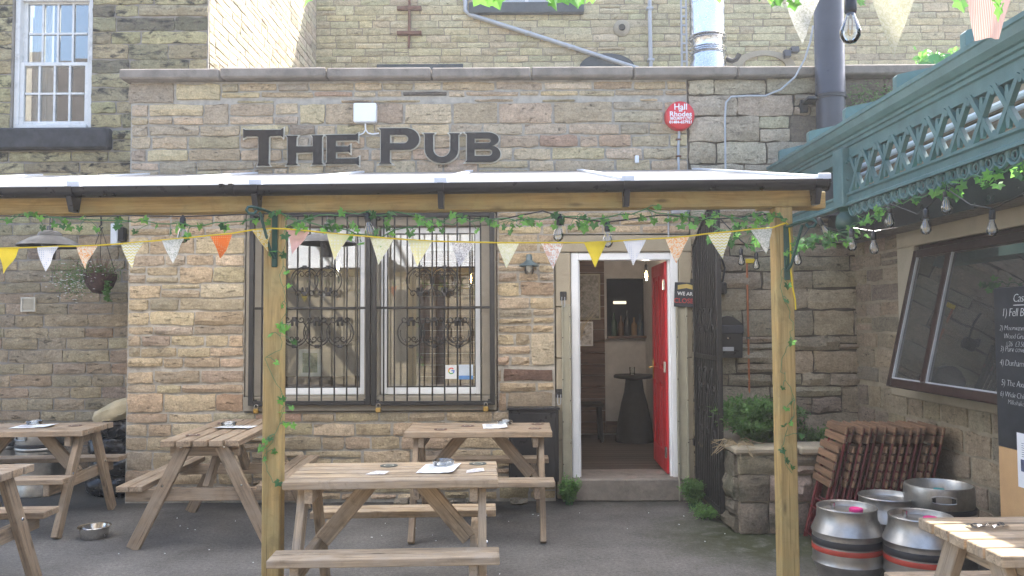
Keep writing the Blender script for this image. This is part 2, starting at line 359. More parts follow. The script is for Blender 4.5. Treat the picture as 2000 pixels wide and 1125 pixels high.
def pick(pal, r):
    tot = sum(q[0] for q in pal); x = r.random()*tot
    for wt, c in pal:
        x -= wt
        if x <= 0: break
    k = r.uniform(.86, 1.14); return tuple(min(.8, q*k*r.uniform(.96, 1.04)) for q in c)
def stone_geo(wd, ht, dp, r, rough=1.0):
    nx = 4 if wd > .22 else 3; ny = 3 if ht > .11 else 2
    vs, fs = [], []; j = min(.009, ht*.07)*rough
    for b in range(ny+1):
        for a in range(nx+1):
            x, z = -wd/2+wd*a/nx, -ht/2+ht*b/ny; ex, ez = a in (0, nx), b in (0, ny)
            if ex and ez: x *= 1-min(.007, wd*.06)/wd*2*r.uniform(-.4, 1); z *= 1-min(.008, ht*.09)/ht*2*r.uniform(-.5, 1); y = -dp*r.uniform(.35, .7)
            elif ex or ez: y = -dp*r.uniform(.45, .85); x += r.uniform(-j, j)*(1 if ez else .8); z += r.uniform(-j, j)
            else: y = -dp*r.uniform(.8, 1.0+.4*rough); x += r.uniform(-.02, .02); z += r.uniform(-.01, .01)
            vs.append((x, y, z))
    for b in range(ny):
        for a in range(nx): q = b*(nx+1)+a; fs.append((q, q+1, q+nx+2, q+nx+1))
    ring = [a for a in range(nx+1)] + [b*(nx+1)+nx for b in range(1, ny+1)] + [ny*(nx+1)+a for a in range(nx-1, -1, -1)] + [b*(nx+1) for b in range(ny-1, 0, -1)]
    n = len(vs); vs += [(vs[i][0], .03, vs[i][2]) for i in ring]; m = len(ring)
    fs += [(ring[(i+1) % m], ring[i], n+i, n+(i+1) % m) for i in range(m)]
    return vs, fs
def masonry(parent, u0, u1, v0, v1, holes, hr, lr, pal, seed, gap=.018, dp=.02, keys=(), split=.25, maxobj=300, mats=('stone', 'stone_a'), rough=1.0, smooth=False, colfn=None, extra=()):
    r = random.Random(seed); cells = list(extra); v = v0
    ks = sorted(set([k for k in keys if v0 < k < v1] + [h[2] for h in holes if v0 < h[2] < v1] + [h[3] for h in holes if v0 < h[3] < v1] + [v1]))
    while v < v1-1e-4:
        h = r.uniform(*hr); nk = min(k for k in ks if k > v+1e-4)
        if v+h > nk-hr[0]*.8: h = nk-v if nk-v <= hr[1]*1.2 else (nk-v)/2
        free = [(u0, u1)]
        for a, b, c, d in holes:
            if c < v+h-.004 and d > v+.004: free = [s for (p, q) in free for s in ((p, min(q, a)), (max(p, b), q)) if s[1]-s[0] > .03]
        for p, q in free:
            u = p
            while u < q-1e-4:
                l = r.uniform(*lr)*(1.0 if h < .13 else 1.15)
                if u == p: l *= r.uniform(.5, 1)
                if q-(u+l) < lr[0]*.75: l = q-u if q-u <= lr[1]*1.25 else (q-u)/2
                if h > .125 and r.random() < split:
                    f = r.uniform(.38, .62)
                    if r.random() < .35 and l > .3: g = r.uniform(.4, .6); cells += [(u, u+l*g, v, v+h*f), (u+l*g, u+l, v, v+h*f), (u, u+l, v+h*f, v+h)]
                    else: cells += [(u, u+l, v, v+h*f), (u, u+l, v+h*f, v+h)]
                else: cells.append((u, u+l, v, v+h))
                u += l
        v += h
    cells.sort(key=lambda c: -(c[1]-c[0])*(c[3]-c[2]))
    rest = MB(); cols = []
    for i, cell in enumerate(cells):
        a, b, c, d = cell[:4]
        wd, ht = b-a-gap*r.uniform(.7, 1.35), d-c-gap*r.uniform(.7, 1.3)
        if wd < .02 or ht < .015: continue
        cu, cv = (a+b)/2+r.uniform(-.003, .003), (c+d)/2+r.uniform(-.004, .004); ro = r.uniform(-.012, .012)*rough
        col = cell[4] if len(cell) > 4 else (colfn(cu, cv, r) if colfn else pick(pal, r))
        vs, fs = stone_geo(wd, ht, dp*r.uniform(.6, 1.3), r, rough)
        if i < maxobj:
            me = bpy.data.meshes.new('stone'); me.from_pydata(vs, [], fs); me.materials.append(M_[mats[0]])
            me.shade_smooth(); me.set_sharp_from_angle(angle=R(28))
            o = lpart('stone', me, parent, Matrix.Translation((cu, 0, cv)) @ Matrix.Rotation(ro, 4, 'Y')); o.color = (*col, 1)
        else:
            rest.add([(x+cu, y, z+cv) for x, y, z in vs], fs); cols += [col]*sum(len(f) for f in fs)
    if rest.v:
        me = bpy.data.meshes.new('stone_field'); me.from_pydata(rest.v, [], rest.f); me.materials.append(M_[mats[1]])
        at = me.color_attributes.new('Col', 'FLOAT_COLOR', 'CORNER')
        at.data.foreach_set('color', [q for c in cols for q in (*c, 1.0)])
        lpart('small_stones', me, parent)['kind'] = 'stuff'
def backing(name, parent, u0, u1, v0, v1, holes, th, mat):
    us = sorted({u0, u1, *[h[0] for h in holes], *[h[1] for h in holes]}); vs = sorted({v0, v1, *[h[2] for h in holes], *[h[3] for h in holes]}); m = MB()
    us = [u for u in us if u0 <= u <= u1]; vs = [v for v in vs if v0 <= v <= v1]
    for a, b in zip(us, us[1:]):
        run = None
        for c, d in zip(vs, vs[1:]):
            if any(h[0] < (a+b)/2 < h[1] and h[2] < (c+d)/2 < h[3] for h in holes):
                if run: m.box(a, b, 0, th, *run); run = None
            else: run = (run[0] if run else c, d)
        if run: m.box(a, b, 0, th, *run)
    return m.lbuild(name, mat, parent)
def block(name, parent, u0, u1, y0, y1, v0, v1, mat, b=.008): return MB().cbox(u0, u1, y0, y1, v0, v1, b).lbuild(name, mat, parent)

PAL_PUB = [(3, (0.491, 0.386, 0.254)), (3, (0.468, 0.367, 0.244)), (2.5, (0.514, 0.416, 0.286)), (2, (0.439, 0.348, 0.238)), (0.12, (0.439, 0.306, 0.209)), (0.22, (0.317, 0.257, 0.188)), (1.2, (0.427, 0.35, 0.257)), (1.8, (0.508, 0.405, 0.257))]
PAL_YARD = [(3, (0.353, 0.295, 0.214)), (3, (0.325, 0.276, 0.205)), (2, (0.39, 0.327, 0.236)), (1, (0.28, 0.241, 0.183))]
PAL_LEFT = [(3, (0.358, 0.292, 0.198)), (3, (0.33, 0.27, 0.188)), (2, (0.388, 0.314, 0.207)), (1, (0.353, 0.262, 0.176)), (1, (0.296, 0.244, 0.176))]
PAL_LEFTUP = [(3, (0.397, 0.343, 0.203)), (2, (0.431, 0.373, 0.217)), (1.5, (0.336, 0.292, 0.184)), (1, (0.19, 0.171, 0.12))]
PAL_BACK = [(4, (0.52, 0.448, 0.271)), (3, (0.5, 0.427, 0.26)), (2, (0.538, 0.469, 0.295)), (1, (0.466, 0.394, 0.25))]
PAL_GABLE = [(4, (0.525, 0.455, 0.325)), (3, (0.495, 0.425, 0.305)), (2, (0.55, 0.48, 0.355)), (1.5, (0.465, 0.38, 0.275)), (0.5, (0.355, 0.31, 0.24))]
PAL_RIGHT = [(3, (0.326, 0.264, 0.185)), (3, (0.295, 0.242, 0.177)), (2, (0.355, 0.285, 0.193)), (1, (0.26, 0.221, 0.169))]

# ---------------------------------------------------------------- pub building (single storey front)
ZTOP = V(157); COPT = V(137)
X0, X1 = U(250), 1.63
pub = thing('pub_building', 'single storey buff rubble stone pub front with barred window and open red door', 'building', (0, YW, 0))
WIN = (U(478), U(972), V(803), V(414)); DOOR = (U(1083), U(1352), 0.0, V(458))
L1 = (U(512), U(712), V(772), V(440)); L2 = (U(740), U(940), V(772), V(440)); DO = (U(1115), U(1327), 0.0, V(493))
feat = [(U(1036), U(1097)-.065, V(715), V(651), (.50,.42,.30)), (U(980), U(1080), V(746), V(720), (.16,.10,.075)), (U(1055), U(1133), V(289), V(264), (.40,.27,.19)), (U(785), U(875), V(189), V(177), (.13,.11,.09)), (U(338), U(428), V(193), V(160), (.50,.41,.25)), (U(243), U(337), V(200), V(158), (.33,.27,.20)), (U(990), U(1080), V(802), V(765), (.30,.24,.17))]
backing('mortar', pub, X0, X1, 0, ZTOP, [WIN, DOOR], .3, M_['mortar'])
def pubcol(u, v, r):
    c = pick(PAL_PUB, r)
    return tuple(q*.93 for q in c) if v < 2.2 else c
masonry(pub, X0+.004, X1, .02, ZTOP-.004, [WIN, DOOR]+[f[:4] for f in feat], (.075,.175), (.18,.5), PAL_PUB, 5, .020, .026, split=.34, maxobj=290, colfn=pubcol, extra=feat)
D = M_['dressgrey']
block('window_lintel', pub, WIN[0]+.012, WIN[1]-.012, -.012, .29, L1[3], WIN[3]-.012, D)
block('window_sill', pub, WIN[0]+.012, WIN[1]-.012, -.05, .29, WIN[2]+.012, L1[2], D)
for a, b in ((WIN[0]+.012, L1[0]), (L1[1], L2[0]), (L2[1], WIN[1]-.012)): block('window_jamb', pub, a, b, -.010, .288, L1[2]+.002, L1[3]-.002, D)
D = M_['dress']
block('door_lintel', pub, DOOR[0]-.04, DOOR[1], -.012, .29, DO[3], DOOR[3]-.012, D)
zj = [V(975), V(860), V(700), V(600), DO[3]-.003]
for a, b in ((DOOR[0]+.012, DO[0]), (DO[1], DOOR[1]-.004)):
    for c, d in zip(zj, zj[1:]): block('door_jamb', pub, a, b, -.010-.003*(int(c*10) % 2), .288, max(c, 0.002)+.003, d-.003, D)
STEP = V(935)
block('door_step', pub, DO[0]-.005, DO[1]+.005, -.045, .45, .002, STEP, M_['coping'], .012)
cx = [235, 432, 640, 845, 1040, 1240, 1443, 1640, 1840, 2040]
for a, b in zip(cx, cx[1:]):
    dz = rng.uniform(-.006, .006); block('coping_slab', pub, U(a)+.004, U(b)-.004, -.11+rng.uniform(-.01, .01), .42, ZTOP+.003+dz, COPT+dz, M_['coping'], .014)
MB().box(X0+.01, 4.3, .31, 4.9, ZTOP-.14, ZTOP-.08).lbuild('flat_roof', M_['blackstone'], pub)
MB().box(X0, X0+.3, .305, 1.0, 0, ZTOP-.15).lbuild('side_wall', M_['mortar'], pub)
# windows
def window(parent, L):
    m = MB(); fw = .055; a, b, c, d = L; y0, y1 = .10, .16
    a += .004; b -= .004; c += .004; d -= .004
    fr = MB().cbox(a, a+fw, y0, y1, c, d, .006).cbox(b-fw, b, y0, y1, c, d, .006).cbox(a+fw, b-fw, y0, y1, c, c+fw+.01, .006).cbox(a+fw, b-fw, y0, y1, d-fw, d, .006)
    o = fr.lbuild('window_frame', M_['white'], parent)
    a += fw; b -= fw; c += fw+.01; d -= fw
    q = part('pane', MB().box(a-.01, b+.01, .13, .134, c-.01, d+.01).mesh('pane', M_['glass']), o, WM[parent.name].copy())
    bd = MB()
    for s in ((a, a+.008, c, d), (b-.008, b, c, d), (a, b, c, c+.008), (a, b, d-.008, d)): bd.box(s[0], s[1], .102, .129, s[2], s[3])
    part('glazing_bead', bd.mesh('glazing_bead', M_['black']), o, WM[parent.name].copy())
    return o
window(pub, L1); window(pub, L2)
# door frame and door
a, b, c, d = DO; fr = MB(); fw = .07
a += .004; b -= .004; d -= .004
fr.cbox(a, a+fw, .02, .12, STEP+.001, d, .006).cbox(b-fw, b, .02, .12, STEP+.001, d, .006).cbox(a+fw, b-fw, .02, .12, d-fw, d, .006)
fr.box(a+fw-.001, a+fw+.015, .075, .118, STEP+.001, d-fw).box(b-fw-.015, b-fw+.001, .075, .118, STEP+.001, d-fw)
fr.lbuild('door_frame', M_['white'], pub)
hx, hz = b-fw-.018, (STEP+.012, d-fw-.006); dw = .80
DM = WM[pub.name] @ Matrix.Translation((hx, .125, 0)) @ Matrix.Rotation(R(-91.5), 4, 'Z') @ Matrix.Scale(-1, 4, (1,0,0))
zz0, zz1 = hz; H_ = zz1-zz0
dm = MB(); st = .11
dm.cbox(0, st, -.02, .02, zz0, zz1, .004).cbox(dw-st, dw, -.02, .02, zz0, zz1, .004)
for p, q in ((zz0, zz0+.2), (zz0+.42*H_, zz0+.42*H_+.13), (zz1-.12, zz1), ): dm.cbox(st, dw-st, -.02, .02, p, q, .004)
dm.cbox(dw/2-.05, dw/2+.05, -.019, .019, zz0+.2, zz1-.12, .004)
door = part('door', dm.mesh('door', M_['red']), pub, DM)
for x0, x1 in ((st, dw/2-.05), (dw/2+.05, dw-st)):
    for p, q in ((zz0+.2, zz0+.42*H_), (zz0+.42*H_+.13, zz1-.12)):
        part('panel', MB().cbox(x0-.005, x1+.005, -.008, .008, p-.005, q+.005, .002).cbox(x0+.03, x1-.03, -.018, .018, p+.03, q-.03, .012).mesh('panel', M_['red']), door, DM)
zl = zz0+.47*H_
part('handle', MB().cbox(dw-.075, dw-.035, -.028, .028, zl-.1, zl+.1, .006).tube([(dw-.055, -.03, zl+.02), (dw-.055, -.065, zl+.02), (dw-.16, -.07, zl+.02)], .009).tube([(dw-.055, .03, zl+.02), (dw-.055, .065, zl+.02), (dw-.16, .07, zl+.02)], .009).mesh('handle', M_['brass']), door, DM)
for z in (zz0+.2, zz0+.5*H_, zz1-.22): part('hinge', MB().cbox(-.03, .04, -.026, -.0205, z-.05, z+.05, .002).tube([(-.004, -.03, z-.05), (-.004, -.03, z+.05)], .008).mesh('hinge', M_['bowl']), door, DM)
part('edge_strip', MB().box(dw+.001, dw+.006, -.012, .012, zz0+.03, zz1-.03).mesh('edge_strip', M_['white']), door, DM)

# interior room
IF, IY, IX0, IX1, IZ = STEP-.02, 10.3, -3.0, 1.72, 2.62
r_ = random.Random(3)
fl = MB().box(IX0, IX1, YW+.31, IY, IF-.06, IF-.025).build('interior_floor', M_['dark']); fl['kind'] = 'structure'
y = YW+.455; k = 0
while y < IY-.05:
    plank('floor_board', (IX0, y+.07, IF-.012), (IX1, y+.07, IF-.012), .137, .02, M_['floorw'], fl, b=.003); y += .14
MB().box(IX0-.1, IX1+.1, YW+.30, IY+.1, IZ, IZ+.06).build('ceiling', M_['plaster'])['kind'] = 'structure'
MB().box(IX0-.1, IX0, YW+.31, IY, 0, IZ-.002).build('interior_wall_left', M_['plaster'])['kind'] = 'structure'
MB().box(IX1, IX1+.08, YW+.31, IY, 0, IZ-.002).build('interior_wall_right', M_['plaster'])['kind'] = 'structure'
HA = (U(1185, IY), U(1268, IY), V(662, IY), V(545, IY))
iw = MB()
for q in ((IX0, HA[0], 0, IZ), (HA[1], IX1, 0, IZ), (HA[0], HA[1], 0, HA[2]), (HA[0], HA[1], HA[3], IZ)): iw.box(q[0], q[1], IY, IY+.12, q[2], q[3]-.003)
iw = iw.build('interior_wall_back', M_['plaster']); iw['kind'] = 'structure'
for i in range(16):
    z = IF+.01+i*.148; lo = -1.2
    cut = r_.uniform(-.3, .75)
    for p, q in ((lo, cut), (cut+.003, U(1180, IY))):
        if z < IZ-.15: plank('wall_plank', (p, IY-.012, z+.072), (q, IY-.012, z+.072), .02, .142, M_['plankd'], iw, local=False, b=.002)
plank('skirting_board', (U(1181, IY), IY-.012, IF+.09), (IX1, IY-.012, IF+.09), .02, .15, M_['plankd'], iw, local=False)
# bar recess behind the hatch
MB().box(HA[0]-.4, HA[1]+.4, IY+.9, IY+.95, .5, 2.5).box(HA[0]-.4, HA[0]-.35, IY+.13, IY+.9, .5, 2.5).box(HA[1]+.35, HA[1]+.4, IY+.13, IY+.9, .5, 2.5).box(HA[0]-.4, HA[1]+.4, IY+.13, IY+.9, .5, .55).box(HA[0]-.4, HA[1]+.4, IY+.13, IY+.9, 2.45, 2.5).build('bar_wall', M_['dark'])['kind'] = 'structure'
plank('bar_counter_top', (HA[0], IY+.04, HA[2]+.015), (HA[1], IY+.04, HA[2]+.015), .26, .03, M_['plankd']); tag(bpy.data.objects['bar_counter_top'], 'dark wooden ledge of the bar hatch seen through the doorway', 'counter')
for i, (x, h, cm) in enumerate(((.1,.30,(.03,.06,.03)),(.19,.26,(.10,.05,.02)),(.27,.33,(.02,.02,.025)),(.36,.24,(.2,.12,.05)),(.44,.28,(.03,.05,.07)))):
    bo = MB().lathe([(0,0),(.036,0),(.038,.01),(.038,h*.6),(.014,h*.76),(.013,h),(0,h)], 14).mesh('bottle', plain('bottle_glass', cm, .12))
    b = part('bottle', bo, None, T(HA[0]+x, IY+.06, HA[2]+.031)); tag(b, ['green wine bottle at the left end of the bar hatch ledge','brown bottle second from left on the bar hatch ledge','tall black bottle in the middle of the bar hatch ledge','short amber bottle second from right on the bar hatch ledge','slim blue bottle at the right end of the bar hatch ledge'][i], 'bottle', 'bottles in the bar hatch')
MB().box(HA[0]+.2, HA[0]+.38, IY+.89, IY+.898, HA[3]-.31, HA[3]-.27).build('bar_light', emit_mat('back_bar_light', (1,.85,.6), .35)); tag(bpy.data.objects['bar_light'], 'small lit back bar panel seen beyond the bar hatch', 'light')
# pictures and poster on the plank wall
def picture(px0, px1, py0, py1, name, label, fm, im):
    p = aty(px0, py1, IY-.03); q = aty(px1, py0, IY-.03); t = thing(name, label, 'picture', (p.x, IY-.03, p.z)); wd, ht = q.x-p.x, q.z-p.z
    MB().cbox(0, wd, -.012, 0, 0, ht, .003).lbuild('picture_frame', fm, t); MB().box(.02, wd-.02, -.016, -.0125, .02, ht-.02).lbuild('picture_print', im, t)
picture(1118, 1172, 535, 625, 'framed_picture', 'framed grey picture on the plank wall inside the doorway', M_['metalbeige'], plain('grey_print', (.2,.19,.17), .3, 0, .6, 30))
picture(1122, 1158, 628, 676, 'paper_notice', 'white paper notice below the framed picture inside the doorway', M_['paper'], plain('notice_print', (.5,.5,.5), .8, 0, .7, 22))
t = thing('pampas_stem', 'dried pale pampas stem leaning across the picture inside the doorway', 'plant', aty(1125, 690, IY-.25))
t_b = aty(1125, 690, IY-.25); m = MB()
for i in range(26):
    e = Vector((r_.uniform(-.02,.28), r_.uniform(-.1,.05), r_.uniform(.25,.62))); m.tube([(0,0,0), e*.5+Vector((-.03,0,.08)), e], [.004,.003,.001], 4)
m.lbuild('stem', plain('dry_grass', (.5,.42,.28), .9), t)
MB().lathe([(0,-.5),(.06,-.5),(.07,-.3),(.05,0),(.045,0),(.06,-.3),(0,-.3)], 14).lbuild('vase', M_['dark'], t)
# dark bar table and stool inside
p = atz(1236, 858, IF); t = thing('bar_table', 'dark round bar table with flared base just inside the doorway', 'table', (p.x, p.y-.15, IF))
MB().lathe([(0,.80),(.235,.80),(.245,.79),(.245,.765),(.2,.755),(0,.755)], 28).lbuild('table_top', M_['dark'], t)
MB().lathe([(.10,.755),(.12,.6),(.16,.45),(.2,.25),(.225,.05),(.235,0),(0,0)], 24).lbuild('pedestal', M_['dark'], t)
tt = thing('drinking_glass', 'small drinking glass on the dark bar table inside', 'glass', (p.x-.02, p.y-.15, IF+.801)); MB().lathe([(0,.004),(.03,.004),(.034,.09),(.036,.09),(.032,0),(0,0)], 16).lbuild('tumbler', M_['bulbglass'], tt)
p = atz(1148, 856, IF); t = thing('bar_stool', 'low dark wooden stool against the plank wall inside', 'stool', (p.x, p.y-.2, IF))
MB().cbox(-.17,.17,-.17,.17,.42,.46,.01).lbuild('seat', M_['dark'], t)
for sx in (-1,1):
    for sy in (-1,1): plank('leg', (sx*.14, sy*.14, 0), (sx*.12, sy*.12, .42), .04, .04, M_['dark'], t, up=(1,0,0))
def lit_bulb(px, py, Y, label, power):
    p = aty(px, py, Y); t = thing('pendant_bulb', label, 'light bulb', (p.x, p.y, p.z), group='lit bulbs inside the pub')
    MB().lathe([(0,-.075),(.02,-.07),(.03,-.045),(.028,-.01),(.014,.03),(.013,.04)], 16).lbuild('bulb_glass', M_['bulbglass'], t)
    MB().tube([(0,0,-.06),(.008,0,-.02),(-.006,0,.0),(0,0,.02)], .006, 6).tube([(.01,0,-.055),(-.01,0,-.03),(.01,0,.0)], .005, 6).lbuild('filament', M_['lit'], t)
    MB().lathe([(.0,.04),(.018,.04),(.018,.1),(.006,.11),(0,.11)], 12).tube([(0,0,.11),(0,0,IZ-p.z-.002)], .003, 5).lbuild('cord', M_['black'], t)
    l = bpy.data.lights.new('bulb_light', 'POINT'); l.energy = power; l.color = (1,.9,.78); l.shadow_soft_size = .03
    o = bpy.data.objects.new('bulb_light', l); _par(o, t, T(p.x, p.y, p.z-.1))
lit_bulb(1262, 535, 8.9, 'glowing filament bulb hanging inside the open doorway', 1.7)
lit_bulb(660, 517, 8.6, 'glowing filament bulb behind the left window pane', 1.7)
lit_bulb(919, 540, 9.0, 'glowing filament bulb behind the right window pane', 1.7)

# ---------------------------------------------------------------- yard wall carrying on to the right of the gate
yard = thing('yard_wall', 'brown squared rubble stone wall behind the letterbox and planter', 'wall', (0, YW, 0))
backing('mortar', yard, X1+.004, 4.4, 0, ZTOP-.003, [], .3, M_['mortar_y'])
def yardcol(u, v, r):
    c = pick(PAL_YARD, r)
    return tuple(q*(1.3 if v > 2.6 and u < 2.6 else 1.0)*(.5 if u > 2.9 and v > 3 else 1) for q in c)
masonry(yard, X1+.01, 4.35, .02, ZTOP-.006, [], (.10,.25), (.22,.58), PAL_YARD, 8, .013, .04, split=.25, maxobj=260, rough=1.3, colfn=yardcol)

# ---------------------------------------------------------------- left house
left = thing('left_house', 'sooty coursed stone house with white sash window at the left', 'building', (0, YL, 0))
LW = (U(13, YL), U(171, YL), V(251, YL, 90), 5.4); SILL = (U(-30, YL), U(214, YL), V(296, YL, 90), V(253, YL, 90))
backing('mortar', left, -6.6, XL, 0, 7.0, [LW], .35, M_['mortar_d'])
def leftcol(u, v, r):
    if v > 2.5: return pick(PAL_LEFTUP, r)
    return pick(PAL_LEFT, r)
masonry(left, -5.6, XL-.004, .02, 2.9, [], (.108,.135), (.22,.5), PAL_LEFT, 21, .015, .02, split=.0, maxobj=200, colfn=leftcol)
masonry(left, -5.6, XL-.004, 2.9, 6.2, [LW, SILL], (.125,.165), (.25,.68), PAL_LEFTUP, 22, .016, .02, split=.0, maxobj=95, mats=('sooty', 'sooty_a'), colfn=leftcol)
block('window_sill', left, SILL[0]+.01, SILL[1], -.10, .3, SILL[2]+.01, SILL[3], M_['blackstone'], .02)
# sash window, four by four panes
a, b, c, d = LW; a += .005; b -= .005; W_ = b-a
sash = MB().cbox(a, a+.05, .03, .14, c, d, .005).cbox(b-.05, b, .03, .14, c, d, .005).cbox(a+.05, b-.05, .0, .14, c+.001, c+.045, .005).lbuild('sash_frame', M_['oldwhite'], left)
mid = V(122, YL, 90); top = 2*mid-c
def sash_part(z0, z1, y):
    m = MB().cbox(a+.05, a+.095, y, y+.04, z0, z1, .004).cbox(b-.095, b-.05, y, y+.04, z0, z1, .004).cbox(a+.095, b-.095, y, y+.04, z0, z0+.045, .004).cbox(a+.095, b-.095, y, y+.04, z1-.04, z1, .004)
    x0, x1, q0, q1 = a+.095, b-.095, z0+.045, z1-.04
    for i in (1,2,3): xx = x0+(x1-x0)*i/4; m.box(xx-.010, xx+.010, y+.002, y+.036, q0, q1)
    zz = (q0+q1)/2
    for i in range(4): m.box(x0+(x1-x0)*i/4+.0101, x0+(x1-x0)*(i+1)/4-.0101, y+.003, y+.035, zz-.010, zz+.010)
    part('sash', m.mesh('sash', M_['oldwhite']), sash, WM[left.name].copy())
    for i in range(4):
        for j in range(2):
            X_, Z_ = x0+(x1-x0)*(i+.5)/4, q0+(q1-q0)*(j+.5)/2; hw, hh = (x1-x0)/8, (q1-q0)/4
            part('pane', MB().box(-hw, hw, -.002, .002, -hh, hh).mesh('pane', M_['glass']), sash, WM[left.name] @ Matrix.Translation((X_, y+.02, Z_)) @ Matrix.Rotation(R(r_.uniform(-.5,.5)), 4, 'X') @ Matrix.Rotation(R(r_.uniform(-.5,.5)), 4, 'Z'))
sash_part(c+.045, mid+.02, .05); sash_part(mid-.02, top, .095); sash_part(top-.02, 5.38, .052) if top < 5.2 else None
# curtain and dim room behind the sash
cur = MB(); n = 26; vs = []
for i in range(n+1):
    x = a+.06+.22*i/n; yy = .26+.018*math.sin(i*1.7); vs += [(x, yy, c), (x, yy, d)]
cur.add(vs, [(2*i, 2*i+2, 2*i+3, 2*i+1) for i in range(n)], True); cur.lbuild('curtain', plain('net_curtain', (.6,.6,.6), .9), left)
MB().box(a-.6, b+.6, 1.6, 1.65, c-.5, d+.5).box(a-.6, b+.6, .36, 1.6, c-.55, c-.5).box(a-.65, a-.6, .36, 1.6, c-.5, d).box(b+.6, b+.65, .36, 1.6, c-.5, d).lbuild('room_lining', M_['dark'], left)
# gable side facing the yard, in the sun
gab = thing('gable_wall', 'sunlit pale rubble side wall of the left house above the coping', 'wall', (XL, YL, 0), R(90))
backing('mortar', gab, .36, YB-YL, 3.2, 7.2, [], .35, M_['mortar'])
masonry(gab, .02, YB-YL-.01, 3.6, 7.2, [], (.085,.14), (.18,.48), PAL_GABLE, 31, .014, .014, split=.2, maxobj=260, rough=.8)

# ---------------------------------------------------------------- back house
back = thing('back_house', 'tall yellow coursed stone house wall rising behind the pub roof', 'building', (0, YB, 0))
def BX(px): return U(px, YB)
def BZ(py, px=1000): return aty(px, py, YB).z
BW = (BX(925), BX(1140), BZ(10), 7.6)
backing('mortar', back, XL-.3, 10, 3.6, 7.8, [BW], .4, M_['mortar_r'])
masonry(back, XL, 9.6, 5.0, 7.05, [BW], (.095,.15), (.22,.56), PAL_BACK, 41, .014, .02, split=.3, maxobj=295)
block('window_sill', back, BX(918), BX(1145), -.12, .3, BZ(30), BZ(9), M_['sill'], .012)
wf = MB()
for x0, x1, z0, z1 in ((BW[0], BW[0]+.08, BW[2], 7.6), (BW[1]-.08, BW[1], BW[2], 7.6), (BW[0]+.08, BW[1]-.08, BW[2], BW[2]+.06), ((BW[0]+BW[1])/2-.03, (BW[0]+BW[1])/2+.03, BW[2]+.06, 7.6)): wf.box(x0, x1, .08, .16, z0, z1)
wf = wf.lbuild('window_frame', M_['oldwhite'], back)
part('pane', MB().box(BW[0]+.07, BW[1]-.07, .12, .125, BW[2]+.05, 7.6).mesh('pane', M_['glass']), wf, WM[back.name].copy())
MB().box(BW[0]-.2, BW[1]+.2, .7, .75, 6, 7.8).lbuild('room_lining', M_['plaster'], back)
block('door_head', back, BX(735), BX(906), -.03, .1, BZ(150), BZ(125), M_['sill'], .01)
def arch(px, rpx, mat, inner, depth, name):
    c = Vector((BX(px), 0, BZ(136))); ro = rpx/(F/YB); m = MB(); n = 18
    pts = [(ro*math.cos(math.pi*i/n), ro*.55*math.sin(math.pi*i/n)) for i in range(n+1)]
    pin = [(x*inner, z*inner) for x, z in pts]
    for i in range(n): m.prism([pin[i], pts[i], pts[i+1], pin[i+1]], depth)
    m.lbuild(name, mat, back, Matrix.Translation(c+Vector((0, -depth-.001, 0))))
arch(1190, 55, M_['sill'], .05, .045, 'arched_board'); arch(1500, 62, M_['dress'], .70, .05, 'stone_arch')
MB().lathe([(0,-.06),(.10,-.06),(.12,-.045),(.14,-.03),(.14,0)], 24, M=Matrix.Rotation(R(90), 4, 'X') @ Matrix.Scale(-1, 4, (0,0,1))).lbuild('wall_vent', M_['dress'], back, Matrix.Translation((BX(1220), -.0, BZ(57))))
MB().lathe([(0,-.03),(.05,-.03),(.06,0)], 16, M=Matrix.Rotation(R(90), 4, 'X') @ Matrix.Scale(-1, 4, (0,0,1))).lbuild('vent_hole', M_['dark'], back, Matrix.Translation((BX(1220), -.05, BZ(57))))
def bpipe(name, label, pts, r, mat, off=.07, cat='pipe', br=()):
    P = [Vector((BX(x), YB-off, BZ(y, x))) for x, y in pts]; t = thing(name, label, cat, P[-1]); m = MB().tube([p-P[-1] for p in P], r, 12)
    m.lbuild('pipe_run', mat, t)
    for x, y in br:
        p = Vector((BX(x), YB-off, BZ(y, x)))-P[-1]; MB().cbox(-r-.02, r+.02, -r-.008, off-.005, -.02, .02, .004, Matrix.Translation(p)).lbuild('pipe_bracket', mat, t)
bpipe('waste_pipe', 'grey waste pipe slanting down from the upper window', [(911,-60),(911,24),(920,32),(1090,85),(1262,140),(1300,160)], .035, M_['galv'], br=((911,0),(1035,68),(1120,95)))
bpipe('drain_pipe', 'straight grey downpipe left of the steel flue', [(1275,-80),(1275,60),(1276,170)], .032, M_['galv'], br=((1275,20),(1276,120)))
bpipe('tie_rod', 'rusty iron wall tie with cross bars high on the back wall', [(800,-80),(800,30),(799,95)], .022, M_['rust'], .04)
tr = bpy.data.objects['tie_rod']; p0 = Vector((BX(799), YB-.04, BZ(95, 799)))
for y in (18, 66): MB().cbox(-.20, .20, -.05, .03, -.03, .03, .006, Matrix.Translation(Vector((BX(800), YB-.04, BZ(y)))-p0)).lbuild('cross_bar', M_['rust'], tr)
